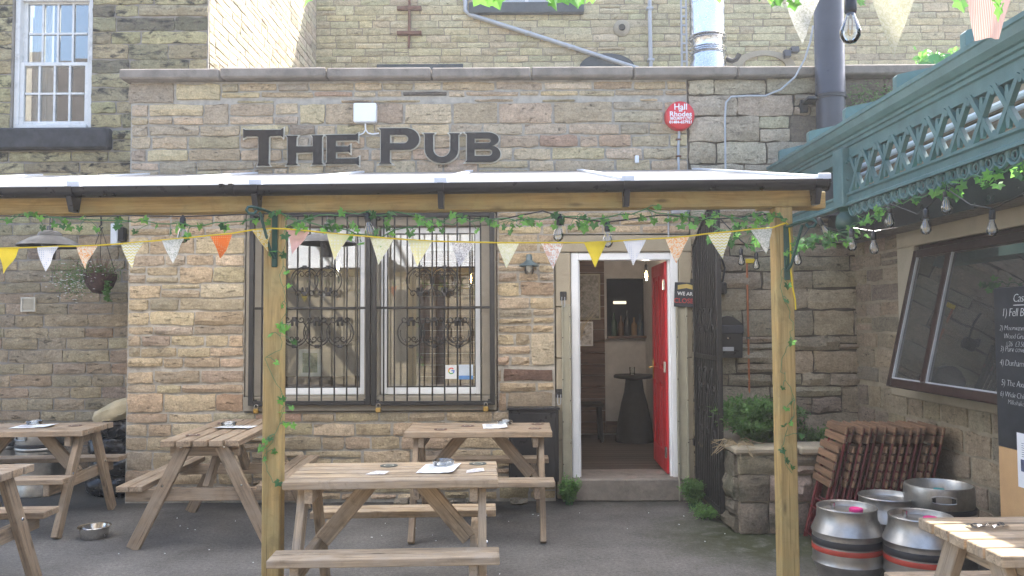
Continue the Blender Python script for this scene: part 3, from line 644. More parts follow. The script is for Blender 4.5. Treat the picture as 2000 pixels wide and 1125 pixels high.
# steel flue on the flat roof
YF = 11.2
def FZ(py): return aty(1380, py, YF).z
fx = aty(1381, 60, YF).x; k = YF/F
t = thing('flue_duct', 'shiny steel kitchen flue standing behind the coping', 'flue', (fx, YF, ZTOP-.08)); zb = ZTOP-.08
MB().lathe([(36*k,0),(36*k,FZ(128)-zb),(33*k,FZ(122)-zb),(33*k,FZ(106)-zb),(31*k,FZ(98)-zb),(31*k,FZ(84)-zb),(34*k,FZ(78)-zb)], 40).lbuild('lower_duct', M_['shiny'], t)
MB().lathe([(33*k,FZ(76)-zb),(34.5*k,FZ(76)-zb),(34.5*k,FZ(10)-zb),(35.5*k,FZ(10)-zb),(35.5*k,FZ(6)-zb),(34.5*k,FZ(6)-zb),(34.5*k,FZ(-120)-zb),(0,FZ(-120)-zb)], 40).lbuild('upper_duct', M_['shiny'], t)
for py in (106, 98, 80, 74): MB().lathe([(36*k,FZ(py)-zb-.012),(37.5*k,FZ(py)-zb),(36*k,FZ(py)-zb+.012)], 40).lbuild('clamp_band', M_['shiny'], t)
m = MB()
for s in (-.05, .02): m.box(-37*k-.06+s, -37*k-.04+s, -.02, .02, 0, FZ(-100)-zb)
for i in range(26): m.box(-37*k-.11, -37*k-.02, -.015, .015, .1+i*.13, .12+i*.13)
m.lbuild('support_rail', M_['galv'], t)
MB().tube([(36*k,-.05,FZ(118)-zb),(45*k,-.1,FZ(124)-zb),(52*k,-.12,FZ(122)-zb),(58*k,-.12,FZ(112)-zb)], .035, 10).lbuild('side_spout', M_['blackstone'], t)

# ---------------------------------------------------------------- right house
RO = T(XR, YW, 0, R(-90))
right = thing('right_house', 'brown block stone side building with outward hung dark window', 'building', (XR, YW, 0), R(-90))
def RU(px, py, X=XR): return YW-atx(px, py, X).y
def RZ(px, py, X=XR): return atx(px, py, X).z
RWn = (RU(1792, 600), 3.6, RZ(1800, 768), RZ(1800, 478))
SUR = (RU(1758, 600), RWn[0], RWn[2]-.02, RZ(1780, 452))
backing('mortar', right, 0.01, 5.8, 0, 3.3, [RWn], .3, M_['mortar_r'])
hl = [RWn, (SUR[0], 3.8, RWn[3], RWn[3]+.2), (SUR[0], SUR[1], RWn[2]+.02, RWn[3])]
masonry(right, .014, 4.2, .02, 2.62, hl, (.12,.20), (.2,.42), PAL_RIGHT, 51, .022, .016, split=.12, maxobj=200)
block('window_lintel', right, SUR[0]+.006, 3.8, -.022, .29, RWn[3], RWn[3]+.196, M_['jambcream'])
block('window_jamb', right, SUR[0]+.006, SUR[1], -.020, .29, RWn[2]+.024, RWn[3]-.002, M_['jambcream'])
block('window_sill', right, SUR[0]-.12, 3.8, -.035, .29, RWn[2]-.05, RWn[2]+.02, M_['dress'])
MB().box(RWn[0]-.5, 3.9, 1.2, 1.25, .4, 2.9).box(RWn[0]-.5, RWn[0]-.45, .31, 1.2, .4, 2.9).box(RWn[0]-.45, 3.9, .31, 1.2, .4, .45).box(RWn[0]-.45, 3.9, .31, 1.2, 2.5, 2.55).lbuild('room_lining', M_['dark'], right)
fr = MB().cbox(RWn[0]+.004, RWn[0]+.06, .02, .09, RWn[2]+.024, RWn[3]-.004, .004).cbox(RWn[0]+.06, 3.6, .02, .09, RWn[3]-.06, RWn[3]-.004, .004).cbox(RWn[0]+.06, 3.6, .02, .09, RWn[2]+.024, RWn[2]+.08, .004)
fr.lbuild('window_frame', M_['maroon'], right)
# the casement hangs from its top edge and is pushed out at the bottom
hz_ = RWn[3]-.05; ch = hz_-RWn[2]-.02
SW = RO @ Matrix.Translation((RWn[0]+.03, .012, hz_)) @ Matrix.Rotation(R(-13), 4, 'X')
cw = [0, .52, 1.62]; m = MB()
m.cbox(0, .065, -.05, 0, -ch, 0, .006).cbox(.065, cw[2], -.05, 0, -.06, 0, .006).cbox(.065, cw[2], -.05, 0, -ch, -ch+.065, .006).cbox(cw[1]-.035, cw[1]+.035, -.052, .002, -ch+.0651, -.0601, .006).cbox(cw[2]-.065, cw[2], -.049, -.001, -ch+.0651, -.0601, .006)
cas = part('casement', m.mesh('casement', M_['maroon']), right, SW)
for x0, x1 in ((.06, cw[1]-.03), (cw[1]+.03, cw[2]-.06)):
    part('pane', MB().box(x0, x1, -.03, -.026, -ch+.06, -.055).mesh('pane', M_['darkglass']), cas, SW)
    bd = MB()
    for s in ((x0+.004, x0+.014, -ch+.066, -.06), (x0+.004, x1-.004, -ch+.066, -ch+.076)): bd.box(s[0], s[1], -.046, -.031, s[2], s[3])
    part('glazing_bead', bd.mesh('glazing_bead', M_['galv']), cas, SW)
MB().box(-.02, 5.8, -.26, .32, 2.62, 2.66).box(-.02, 5.8, -.27, -.262, 2.34, 2.66).box(.0, 5.8, -.262, -.02, 2.34, 2.36).lbuild('fascia', M_['black'], right, Matrix.Translation((0.05, .02, -.02)))
MB().box(0, 5.8, .02, 2.5, 3.302, 3.36).lbuild('flat_roof', M_['blackstone'], right)
# white pipes and boarding seen through the lattice
for i, (z, r0) in enumerate(((2.98,.025),(2.90,.018),(2.72,.03))): MB().tube([(.1,-.06-.02*i,z),(5.6,-.06-.02*i,z)], r0, 8).lbuild('wall_pipe', M_['white'], right)
for i in range(4): plank('cladding_board', (.02, -.014, 2.76+.125*i), (5.6, -.014, 2.76+.125*i), .02, .118, M_['wood2'], right)

# ---------------------------------------------------------------- far side of the yard, behind the camera (shows in the panes)
opp = thing('opposite_wall', 'stone wall across the yard mirrored in the pub windows', 'wall', (0, -6.5, 0), R(180))
def brickm():
    m, t, b, o = new_mat('far_coursed_stone'); p = objc(t); sp = nd(t, 'SeparateXYZ', None, i0=p); v = nd(t, 'CombineXYZ', None, X=sp.outputs[0], Y=sp.outputs[2]).outputs[0]
    br = nd(t, 'TexBrick', None, Vector=v, Scale=1.0, Color1=(.36,.30,.205,1), Color2=(.22,.185,.13,1), Mortar=(.20,.18,.15,1)); br.inputs['Brick Width'].default_value = .36; br.inputs['Row Height'].default_value = .14; br.inputs['Mortar Size'].default_value = .012
    t.links.new(scl(t, br.outputs[0], ramp(t, tex(t, p, 6), .3, .7, .7, 1.2)), b.inputs['Base Color']); b.inputs['Roughness'].default_value = .9; return m
MB().box(-9, 8.4, 0, .4, 0, 4.75).lbuild('stonework', brickm(), opp)
MB().box(2.2, 3.1, -.03, .0, .6, 2.5).box(-1.6, -.9, -.03, .0, .1, 2.2).lbuild('dark_opening', M_['dark'], opp)
MB().tube([(1.9,-.1,0),(1.9,-.1,4.7)], .09, 12).lbuild('drain_pipe', M_['black'], opp)
stt = thing('outside_staircase', 'dark outside staircase across the yard mirrored in the left pane', 'staircase', (0, -5.6, 0))
for dy in (0, .9): plank('stringer', (-6.6, dy-.3, 3.57), (-3.6, dy-.3, .12), .06, .24, M_['iron'], stt, up=(0,0,1))
for i in range(15): plank('tread', (-6.5+.2*i, -.27, 3.42-.23*i), (-6.5+.2*i, .57, 3.42-.23*i), .22, .035, M_['iron'], stt)
plank('handrail', (-6.6, .6, 4.45), (-3.6, .6, 1.0), .07, .07, M_['iron'], stt)
oh = thing('opposite_house', 'dark roofed house across the yard mirrored in the sash window', 'building', (-13, -7.0, 0))
MB().box(-5, 4.5, -6, 0, 0, 6.6).lbuild('house_wall', bpy.data.materials['far_coursed_stone'], oh)
MB().add([(-5.3,.3,6.5),(4.8,.3,6.5),(4.8,-3,10.6),(-5.3,-3,10.6),(-5.3,-6.3,6.5),(4.8,-6.3,6.5)], [(0,1,2,3),(3,2,5,4),(0,3,4),(1,5,2)]).lbuild('roof', plain('dark_slate', (.07,.06,.055), .8, 0, .3, 3), oh)
# ================================================================== canopy
YP = 4.35                                          # front face of the posts and beam
can = thing('lean_to_canopy', 'pine lean to canopy with clear roof sheets and black gutter', 'canopy', (0, YP, 0))
P_ = M_['pine']
def PX(px, Y=YP): return aty(px, 600, Y).x
zl_, zr_ = 2.228, 2.250; xa, xb = PX(-420), PX(1596)
def bz(x): return zl_ + (zr_-zl_)*(x-PX(0))/(PX(1550)-PX(0))
plank('beam', (xa, YP+.05, bz(xa)+.047), (xb, YP+.05, bz(xb)+.047), .1, .095, P_, can, local=False)
plank('beam', (PX(1500), YP+.152, bz(xb)+.050), (PX(1632), YP+.152, bz(xb)+.050), .1, .095, P_, can, local=False)
for px in (531, 1535):
    x = PX(px); plank('post', (x, YP+.052, 0), (x, YP+.052, bz(x)-.001), .098, .098, P_, can, up=(0,1,0), local=False, b=.006)
plank('wall_plate', (xa, YW-.06, 2.93), (PX(1612)+.02, YW-.06, 2.93), .06, .1, P_, can, local=False)
gz = lambda x: bz(x)+.128
prof = [(.055*math.cos(a), .052*math.sin(a)) for a in [math.pi+math.pi*i/12 for i in range(13)]]
def gutter(x0, x1):
    m = MB(); vs = []
    for x in (x0, x1):
        for sc in (1.0, .93):
            for (py, pz) in prof: vs.append((x, YP-.07+py*sc, gz(x)+pz*sc))
    n = len(prof); fs = []
    for i in range(n-1): fs += [(i, i+1, 2*n+i+1, 2*n+i), (n+i, 3*n+i, 3*n+i+1, n+i+1)]
    fs += [(0, 2*n, 3*n, n), (n-1, 2*n-1, 4*n-1, 3*n-1)]
    return m.add(vs, fs, True)
gx1 = PX(1618, YP-.07); gut = gutter(xa, gx1).build('gutter', M_['black'], can)
cap = MB().prism([(py*1.08, pz*1.08+.0) for py, pz in prof], .012, Matrix.Translation((gx1-.004, YP-.07, gz(gx1))) @ Matrix.Rotation(R(90), 4, 'Z') @ Matrix.Scale(-1, 4, (0,1,0)))
part('gutter_end_cap', cap.mesh('gutter_end_cap', M_['black']), gut)
for px in (140, 500, 862, 1225, 1598):
    x = PX(px, YP-.07); m = MB()
    pr = [(.062*math.cos(a), .059*math.sin(a)) for a in [math.pi+math.pi*i/12 for i in range(13)]]
    m.prism(pr + [(.045, .0), (-.045, .0)], .034, Matrix.Translation((x-.017, YP-.07, gz(x))) @ Matrix.Rotation(R(90), 4, 'Z') @ Matrix.Scale(-1, 4, (0,1,0)))
    m.prism([(-.02, -.13), (.03, -.13), (.055, -.02), (-.055, -.05)], .03, Matrix.Translation((x-.015, YP-.07, gz(x))) @ Matrix.Rotation(R(90), 4, 'Z') @ Matrix.Scale(-1, 4, (0,1,0)))
    part('gutter_bracket', m.mesh('gutter_bracket', M_['black']), gut)
for px in (437, 455):
    x = PX(px, YP-.07); pr = [(.062*math.cos(a), .059*math.sin(a)) for a in [math.pi+math.pi*i/12 for i in range(13)]]
    part('gutter_joint', MB().prism(pr, .022, Matrix.Translation((x-.011, YP-.07, gz(x)+.006)) @ Matrix.Rotation(R(90), 4, 'Z') @ Matrix.Scale(-1, 4, (0,1,0))).mesh('gutter_joint', M_['black']), gut)
ex = [PX(q, YP-.06) for q in (-575, -215, 145, 500, 862, 1228, 1612)]
RE = lambda x: Vector((x, YP-.065, gz(x)-.002)); RT = lambda x: Vector((x, YW-.005, 2.995+.012*(x+1)/3))
def slab(a, b, c, d, th): 
    n = Vector((0, -(c-a).z, (c-a).y)).normalized()*th
    return MB().add([a, b, d, c, a+n, b+n, d+n, c+n], [(0,1,2,3),(4,7,6,5),(0,4,5,1),(1,5,6,2),(2,6,7,3),(3,7,4,0)])
for x0, x1 in zip(ex, ex[1:]):
    slab(RE(x0+.012), RE(x1-.012), RT(x0+.012), RT(x1-.012), .016).build('roof_sheet', M_['poly'], can)
    m = MB()                                            # closing strip along the eave of each sheet
    slab(RE(x0+.014)+Vector((0,-.012,-.004)), RE(x1-.014)+Vector((0,-.012,-.004)), RE(x0+.014)+Vector((0,-.002,-.002)), RE(x1-.014)+Vector((0,-.002,-.002)), .018).build('eave_strip', M_['white'], can)
for x in ex:
    up = Vector((0, -.19, 1)).normalized()*.017
    gb = slab(RE(x-.028)+up, RE(x+.028)+up, RT(x-.028)+up, RT(x+.028)+up, .014).build('glazing_bar', M_['white'], can)
    m = MB().cbox(-.036, .036, -.014, 0, -.03, .028, .01, Matrix.Translation(RE(x)+Vector((0,-.016,.012))), 2)
    part('end_stop', m.mesh('end_stop', M_['white']), gb)

# ================================================================== pub front details
# sign letters, traced from the photograph (photo pixels = 460 + x/3.704, 230 + y/3.704), fixed flat to the wall
def arcp(cx, cy, rx, ry, a0, a1, n=12): return [(cx+rx*math.cos(R(a0+(a1-a0)*i/n)), cy+ry*math.sin(R(a0+(a1-a0)*i/n))) for i in range(n+1)]
LET = {
 'T': [[(58,82),(75,90),(330,88),(347,75),(343,142),(328,130),(250,132),(241,142),(238,330),(247,347),(158,347),(167,330),(168,145),(158,134),(80,136),(58,148)]],
 'H': [[(367,130),(450,130),(440,142),(438,208),(560,208),(560,140),(550,128),(634,127),(625,140),(625,325),(637,338),(553,340),(564,326),(563,250),(438,252),(438,328),(450,340),(368,343),(378,328),(377,142)]],
 'E': [[(650,125),(870,122),(888,112),(886,172),(872,163),(725,165),(725,208),(815,208),(830,196),(830,256),(815,246),(725,248),(725,296),(875,294),(893,282),(893,345),(870,333),(650,335),(662,322),(662,138)]],
 'P': [[(1038,77),(1240,76)]+arcp(1240,155,90,78,-85,88)+[(1117,233),(1117,322),(1132,335),(1038,336),(1052,322),(1052,92)], [(1117,124),(1117,186),(1215,186)]+arcp(1218,155,32,31,85,-85)+[(1215,124)]],
 'U': [[(1360,113),(1440,112),(1430,125),(1430,225)]+arcp(1492,225,62,60,180,0)+[(1555,125),(1545,113),(1624,112),(1612,125),(1612,230)]+arcp(1491,230,121,98,0,180)+[(1370,125)]],
 'B': [[(1660,108),(1820,107)]+arcp(1825,157,80,50,-88,70)+arcp(1840,262,77,60,-65,88)+[(1662,322),(1674,310),(1674,120)], [(1730,150),(1730,184),(1822,184)]+arcp(1826,167,22,17,85,-85,6)+[(1822,150)], [(1730,228),(1730,277),(1828,277)]+arcp(1832,252,26,25,85,-85,6)+[(1828,228)]]}
sg = thing('pub_sign', 'dark glossy wall letters reading THE PUB above the canopy', 'sign', aty(730, 325, YW-.03))
for ch, P in LET.items():
    cxp = sum(q[0] for q in P[0])/len(P[0]); cyp = sum(q[1] for q in P[0])/len(P[0]); o = aty(460+cxp/3.704, 230+cyp/3.704, YW-.05)
    Q = [[((lambda w: (w.x-o.x, w.z-o.z))(aty(460+x/3.704, 230+y/3.704, YW-.05))) for x, y in pl] for pl in P]
    L_ = part('letter', outline('letter', Q, .018, M_['signdark']), sg, facing_cam((o.x, YW-.052, o.z)) @ Matrix.Rotation(R(rng.uniform(-1.2, 1.2)), 4, 'X') @ Matrix.Rotation(R(rng.uniform(-1, 1)), 4, 'Y'))
    part('letter_edge', outline('letter_edge', Q, .014, M_['cream'], offset=.010), L_, facing_cam((o.x, YW-.032, o.z)))
# white junction box
p = aty(716, 243, YW); q0, q1 = aty(694, 243, YW), aty(738, 206, YW); jt = thing('junction_box', 'white plastic junction box above the wall letters', 'box', (p.x, YW, p.z))
MB().cbox(q0.x-p.x, q1.x-p.x, -.10, -.02, 0, q1.z-p.z, .012, None, 2).box(-.08, .08, -.021, .0, .02, .14).lbuild('box_cover', M_['white'], jt)
MB().tube([(0,-.06,.002),(0,-.06,-.03),(.0,-.05,-.06),(.02,-.04,-.09),(.06,-.035,-.10),(.12,-.03,-.09)], .007, 8).tube([(0,-.05,-.06),(-.02,-.04,-.09),(-.07,-.035,-.11)], .006, 8).lbuild('box_cable', M_['white'], jt)
# red alarm bell
p = aty(1325, 230, YW); k = YW/F; al = thing('alarm_bell_box', 'round red alarm box with white lettering high on the wall', 'alarm', (p.x, YW, p.z))
fwd = Matrix.Rotation(R(90), 4, 'X')
MB().lathe([(0,.10),(24*k,.10),(27.5*k,.088),(28.5*k,.06),(28.5*k,.005),(0,.005)], 40, M=fwd).lbuild('bell_cover', plain('red_plastic', (.62,.02,.03), .35, 0, .05), al)
for s, dy, tx in ((.078, 10.5, 'Hall'), (.022, 7, 'and'), (.068, -3, 'Rhodes'), (.030, -9, 'SECURITY LTD'), (.036, -16.5, '01484-657921')):
    part('lettering', text_mesh('lettering', tx, s, M_['white'], bold=.0012), al, facing_cam((p.x, YW-.1015, p.z+dy*k)))
MB().tube([(.0,-.03,-27*k),(-.012,-.03,-60*k),(-.012,-.03,-.62)], .012, 10).lbuild('conduit', M_['galv'], al)
for z in (-45, -78): MB().cbox(-.035, .015, -.045, -.002, z*k-.008, z*k+.008, .003).lbuild('saddle_clip', M_['rust'], al)
# wiring on the right
w_ = thing('wall_cable', 'thin grey cable clipped to the wall and looping up to the black pipe', 'cable', aty(1417, 345, YW-.03)); b0 = aty(1417, 345, YW-.03)
pt = [(1417,345),(1416,230),(1418,200),(1428,189),(1460,187),(1495,187),(1525,175),(1553,150),(1572,115),(1583,80),(1588,50)]
MB().tube([aty(x, y, YW-.075 if i < 6 else YW-.075-.03*(i-5))-b0 for i, (x, y) in enumerate(pt)], .009, 8).lbuild('cable_run', M_['galv'], w_)
sc_ = thing('wall_clip', 'small white plastic clip on the stone right of the sign', 'clip', aty(1243, 320, YW)); MB().cbox(-.018, .018, -.045, 0.0, -.0, .07, .005).lbuild('clip_body', M_['white'], sc_)
# big black pipe
pp = aty(1622, 190, YW-.2); t = thing('black_flue_pipe', 'thick black vertical pipe bracketed to the wall near the coping', 'pipe', (pp.x, pp.y, 2.55))
MB().lathe([(.125,0),(.125,aty(1622,188,YW-.2).z-2.55),(.131,aty(1622,187,YW-.2).z-2.55),(.131,aty(1622,183,YW-.2).z-2.55),(.128,aty(1622,182,YW-.2).z-2.55),(.128,2.6),(0,2.6)], 32).lbuild('pipe_body', M_['bluegrey_pipe'], t)
zc = aty(1622,192,YW-.2).z-2.55
MB().lathe([(.129,zc-.012),(.137,zc-.012),(.137,zc+.012),(.129,zc+.012)], 32).cbox(-.21,-.12,-.03,.14,zc-.015,zc+.015,.004).cbox(-.22,-.15,.14,.198,zc-.09,zc+.03,.004).lbuild('pipe_clamp', M_['black'], t)
# window guards
def scroll(parent, cx, cz, r, flip, Y):
    s = -1 if flip else 1; m = MB(); rr = .0056
    def pt(a, rad, ox=0, oz=0): return (cx+ox+rad*math.cos(a), Y, cz+s*(oz+rad*math.sin(a)))
    for e in (-1, 1):
        m.tube([pt(math.pi/2-e*a, r) for a in [i*2.55/16 for i in range(17)]], rr, 6)                       # the lyre-shaped outer curve
        m.tube([pt(math.pi/2-e*(.35+a), r*.80) for a in [i*1.5/10 for i in range(11)]], rr*.8, 6)
        m.tube([(cx+e*(r*.22+(r*.26*(1-t/16.)*math.cos(t*.62))), Y, cz+s*(r*.45+r*.26*(1-t/16.)*math.sin(t*.62))) for t in range(13)], rr*.8, 6)
        m.tube([(cx+e*(r*.50+(r*.28*(1-t/15.)*math.cos(math.pi+t*.6))), Y, cz-s*(r*.98+r*.28*(1-t/15.)*math.sin(math.pi+t*.6))) for t in range(12)], rr, 6)
    m.cbox(cx-.022, cx+.022, Y-.014, Y+.014, cz-s*r*1.0-.02, cz-s*r*1.0+.02, .004).cbox(cx-.02, cx+.02, Y-.012, Y+.012, cz+s*r*1.0-.016, cz+s*r*1.0+.016, .004)
    for e in (-1, 1): m.cbox(cx+e*.02-.011, cx+e*.02+.011, Y-.010, Y+.010, min(cz-s*r*.95, cz-s*r*.5), max(cz-s*r*.95, cz-s*r*.5), .005)
    m.build('scroll', M_['iron'], parent)
def guard(x0, x1, bars, sc_u, sc_l, label):
    Y = YW-.085; a, b, c, d = U(x0, Y), U(x1, Y), aty(x0, 792, Y).z, aty(x0, 416, Y).z
    g = thing('window_guard', label, 'window guard', ((a+b)/2, Y, c), group='iron guards over the pub windows')
    f = .022
    MB().cbox(a, a+2*f, Y-.02, Y+.02, c, d, .004).cbox(b-2*f, b, Y-.02, Y+.02, c, d, .004).cbox(a+2*f, b-2*f, Y-.019, Y+.019, c, c+1.7*f, .004).cbox(a+2*f, b-2*f, Y-.019, Y+.019, d-1.7*f, d, .004).build('guard_frame', M_['iron'], g)
    zc = aty(800, 601, Y).z
    MB().cbox(a+2*f, b-2*f, Y-.012, Y+.004, zc-.011, zc+.011, .003).build('cross_bar', M_['iron'], g)
    for bx in bars: x = U(bx, Y); MB().tube([(x, Y+.012, c+.03), (x, Y+.012, d-.03)], .0072, 8).build('bar', M_['iron'], g)
    for (x, y) in sc_u: p = aty(x, y, Y-.006); scroll(g, p.x, p.z, .122, False, Y-.006)
    for (x, y) in sc_l: p = aty(x, y, Y-.006); scroll(g, p.x, p.z, .122, True, Y-.006)
    for x in (a+.05, b-.05): MB().box(x-.015, x+.015, Y+.02, YW+.01, c+.01, c+.05).box(x-.015, x+.015, Y+.02, YW+.01, d-.06, d-.02).build('wall_lug', M_['iron'], g)
    return Y, a, b, c
guard(487, 724, (511,535,557,580,604,628,653,677,698), ((595,548),(641,548)), ((575,650),(619,650),(664,650)), 'black iron scroll guard over the left window half hidden by the post')
GY, ga, gb_, gc = guard(726, 966, (749,770,795,819,844,868,893,918,939), ((820,548),(868,548)), ((803,650),(848,650),(894,650)), 'black iron scroll guard over the right window beside the wall lamp')
def padlock(px, py, Y, label):
    p = aty(px, py, Y); t = thing('padlock', label, 'padlock', (p.x, p.y, p.z), group='brass padlocks on the window guards')
    MB().cbox(-.024, .024, -.012, .012, -.045, 0, .006).lbuild('lock_body', M_['brass'], t)
    MB().tube([(-.015,0,-.004),(-.015,0,.02)]+[(.015*math.cos(R(a)),0,.02+.015*math.sin(R(a))) for a in (150,120,90,60,30)]+[(.015,0,.02),(.015,0,-.004)], .004, 8).lbuild('shackle', M_['bowl'], t)
    MB().cbox(-.03, .06, .006, .05, .018, .036, .004).lbuild('hasp', M_['iron'], t)
padlock(500, 798, GY-.03, 'brass padlock under the left window guard at its left corner'); padlock(739, 796, GY-.03, 'brass padlock where the two window guards meet'); padlock(949, 794, GY-.03, 'brass padlock under the right window guard at its right corner')
# stickers inside the right pane
stk = thing('window_sticker', 'white square sticker with coloured letter G in the right window', 'sticker', aty(881, 740, YW+.128), group='stickers on the right window'); a0, a1 = aty(870, 740, YW+.128), aty(893, 713, YW+.128)
MB().box(a0.x, a1.x, YW+.1285, YW+.1295, a0.z, a1.z).build('sticker_sheet', M_['paper'], stk)
gc_ = Vector(((a0.x+a1.x)/2, YW+.1275, a0.z+(a1.z-a0.z)*.58))
for nm, a_, b_, col in (('red',40,150,(.75,.06,.04)),('yellow',150,210,(.8,.5,.02)),('green',210,310,(.05,.4,.1)),('blue',310,372,(.05,.2,.75))):
    m = MB(); pts = [R(a_+(b_-a_)*i/8) for i in range(9)]
    for i in range(8): m.add([gc_+Vector((r0*math.cos(q), 0, r0*math.sin(q))) for r0, q in ((.020,pts[i]),(.030,pts[i]),(.030,pts[i+1]),(.020,pts[i+1]))], [(0,1,2,3)])
    if nm == 'blue': m.add([gc_+Vector(q) for q in ((0,0,-.004),(.03,0,-.004),(.03,0,.006),(0,0,.006))], [(0,1,2,3)])
    m.build('letter_arc', plain('print_'+nm, col, .6), stk)
st2 = thing('window_sticker', 'pale blue and white sticker beside the letter G sticker', 'sticker', aty(910, 740, YW+.128), group='stickers on the right window'); a0, a1 = aty(896, 741, YW+.128), aty(924, 712, YW+.128)
MB().box(a0.x, a1.x, YW+.1285, YW+.1295, a0.z, a1.z).build('sticker_sheet', plain('pale_blue_print', (.6,.68,.78), .6), st2); MB().box(a0.x, a1.x, YW+.1270, YW+.1280, a0.z, a0.z+.035).build('sticker_band', plain('blue_print', (.12,.28,.6), .6), st2)
# framed notice and bits on the left window ledge inside
fn = thing('framed_notice', 'small white framed notice standing inside the left window', 'frame', aty(600, 735, YW+.22)); a0, a1 = aty(584, 735, YW+.22), aty(628, 682, YW+.22)
MB().cbox(a0.x, a0.x+.035, YW+.20, YW+.22, a0.z, a1.z, .003).cbox(a1.x-.035, a1.x, YW+.20, YW+.22, a0.z, a1.z, .003).cbox(a0.x+.035, a1.x-.035, YW+.20, YW+.22, a0.z, a0.z+.035, .003).cbox(a0.x+.035, a1.x-.035, YW+.20, YW+.22, a1.z-.035, a1.z, .003).build('frame_rail', M_['white'], fn)
MB().box(a0.x+.03, a1.x-.03, YW+.208, YW+.213, a0.z+.03, a1.z-.03).build('notice_card', plain('green_card', (.3,.36,.25), .8, 0, .5, 30), fn)
ws = thing('window_stool_ledge', 'wooden ledge inside the left window holding the framed notice', 'shelf', ((L1[0]+L1[1])/2, YW+.24, L1[2])); 
MB().box(L1[0]+.003, L1[1]-.003, YW+.165, YW+.287, L1[2]+.001, a0.z-.002).build('ledge_board', M_['plankd'], ws)
# wall lamp by the door
p = aty(1033, 505, YW); wl = thing('wall_lamp', 'small grey green dome wall lamp between window and door', 'lamp', (p.x, YW, p.z))
MB().tube([(0,.0,-.03),(0,-.06,-.015),(0,-.10,-.01)], .014, 10).lathe([(0,.0),(.05,.0),(.05,.012),(0,.012)], 20, M=fwd @ Matrix.Translation((0,-.03,-.0))).lbuild('lamp_arm', M_['bluegrey_pipe'], wl)
MB().lathe([(.0,.03),(.022,.03),(.028,.01),(.03,-.025),(.052,-.045),(.085,-.062),(.095,-.075),(.092,-.078),(.06,-.06),(.0,-.04)], 28, (0,-.10,0)).lbuild('lamp_shade', plain('grey_green_enamel', (.10,.14,.15), .4), wl)
MB().lathe([(.042,-.05),(.045,-.07),(.045,-.12),(.035,-.15),(0,-.16)], 20, (0,-.10,0)).lbuild('lamp_glass', M_['bulbglass'], wl)
MB().lathe([(.0,-.06),(.022,-.07),(.028,-.10),(.0,-.135)], 14, (0,-.10,0)).lbuild('bulb', plain('opal_bulb', (.7,.68,.62), .4), wl)
# meter cabinet
p = aty(1042, 930, YW); a0, a1 = aty(994, 932, YW-.07), aty(1090, 799, YW-.07); mc = thing('meter_cabinet', 'shallow black cabinet against the wall behind the rear table', 'cabinet', (p.x, YW, a0.z))
MB().cbox(a0.x, a1.x, YW-.14, YW-.0, a0.z-.03, a1.z, .006).cbox(a0.x-.012, a1.x+.012, YW-.16, YW-.0, a1.z, a1.z+.02, .005).build('cabinet_body', M_['black'], mc)
MB().cbox(a0.x+.025, a1.x-.025, YW-.150, YW-.141, a0.z+.0, a1.z-.03, .004).build('cabinet_door', M_['black'], mc)
# metal channels and hasps beside the door
for i, (x0, x1) in enumerate(((1100, 1114), (1326, 1342))):
    a0, a1 = aty(x0, 973, YW-.05), aty(x1, 594, YW-.05); t = thing('shutter_channel', ['beige metal shutter channel left of the doorway', 'beige metal shutter channel right of the doorway'][i], 'channel', ((a0.x+a1.x)/2, YW, 0), group='shutter channels beside the door')
    z0, z1 = .005, a1.z; MB().cbox(a0.x, a0.x+.012, YW-.055, YW-.016, z0, z1, .002).cbox(a1.x-.012, a1.x, YW-.055, YW-.016, z0, z1, .002).box(a0.x+.012, a1.x-.012, YW-.026, YW-.016, z0, z1).build('channel_rail', M_['metalbeige'], t)
    m = MB()
    for j in range(9): m.lathe([(0,.004),(.005,.003),(.006,0)], 8, M=Matrix.Translation((a0.x+.006 if j % 2 else a1.x-.006, YW-.055, .15+j*.19)) @ fwd)
    m.build('rivet', M_['dark'], t)
for i, (px, py) in enumerate(((1100, 578), (1092, 768))):
    p = aty(px, py, YW-.015); t = thing('hasp', ['black hasp with padlock shackle beside the door at head height', 'black hasp with padlock shackle low beside the door'][i], 'hasp', p, group='hasps beside the door')
    MB().cbox(-.03,.03,-.012,0,-.04,.04,.004).cbox(-.012,.012,-.03,-.012,-.02,.02,.004).lbuild('hasp_plate', M_['black'], t); MB().tube([(-.014,-.03,-.01),(-.016,-.03,-.08),(-.012,-.03,-.1),(.006,-.03,-.1),(.012,-.03,-.08),(.012,-.03,-.01)], .004, 6).lbuild('shackle', M_['galv'], t)
# closed sign hung on the door jamb
a0, a1 = aty(1317, 600, YW-.04), aty(1362, 552, YW-.04); cs = thing('closed_sign', 'small dark wooden sign reading WE ARE CLOSED beside the doorway', 'sign', ((a0.x+a1.x)/2, YW-.04, a0.z))
CSM = T((a0.x+a1.x)/2, YW-.045, (a0.z+a1.z)/2) @ Matrix.Rotation(R(3), 4, 'Y'); hw, hh = (a1.x-a0.x)/2, (a1.z-a0.z)/2
part('sign_board', MB().cbox(-hw, hw, -.012, 0, -hh, hh, .004).mesh('sign_board', plain('slate_sign', (.035,.04,.05), .6)), cs, CSM)
FCM = Matrix(((1,0,0,0),(0,0,-1,0),(0,1,0,0),(0,0,0,1)))
part('sign_banner', MB().prism([(-hw*.75, .045), (0, .062), (hw*.75, .045), (hw*.75, .085), (0, .1), (-hw*.75, .085)], .002, Matrix.Translation((0,-.0145,0))).mesh('sign_banner', plain('mustard_print', (.5,.38,.12), .7)), cs, CSM)
part('lettering', text_mesh('lettering', 'WE ARE', .045, M_['chalk'], bold=.001), cs, CSM @ Matrix.Translation((0,-.0145,-.005)) @ FCM)
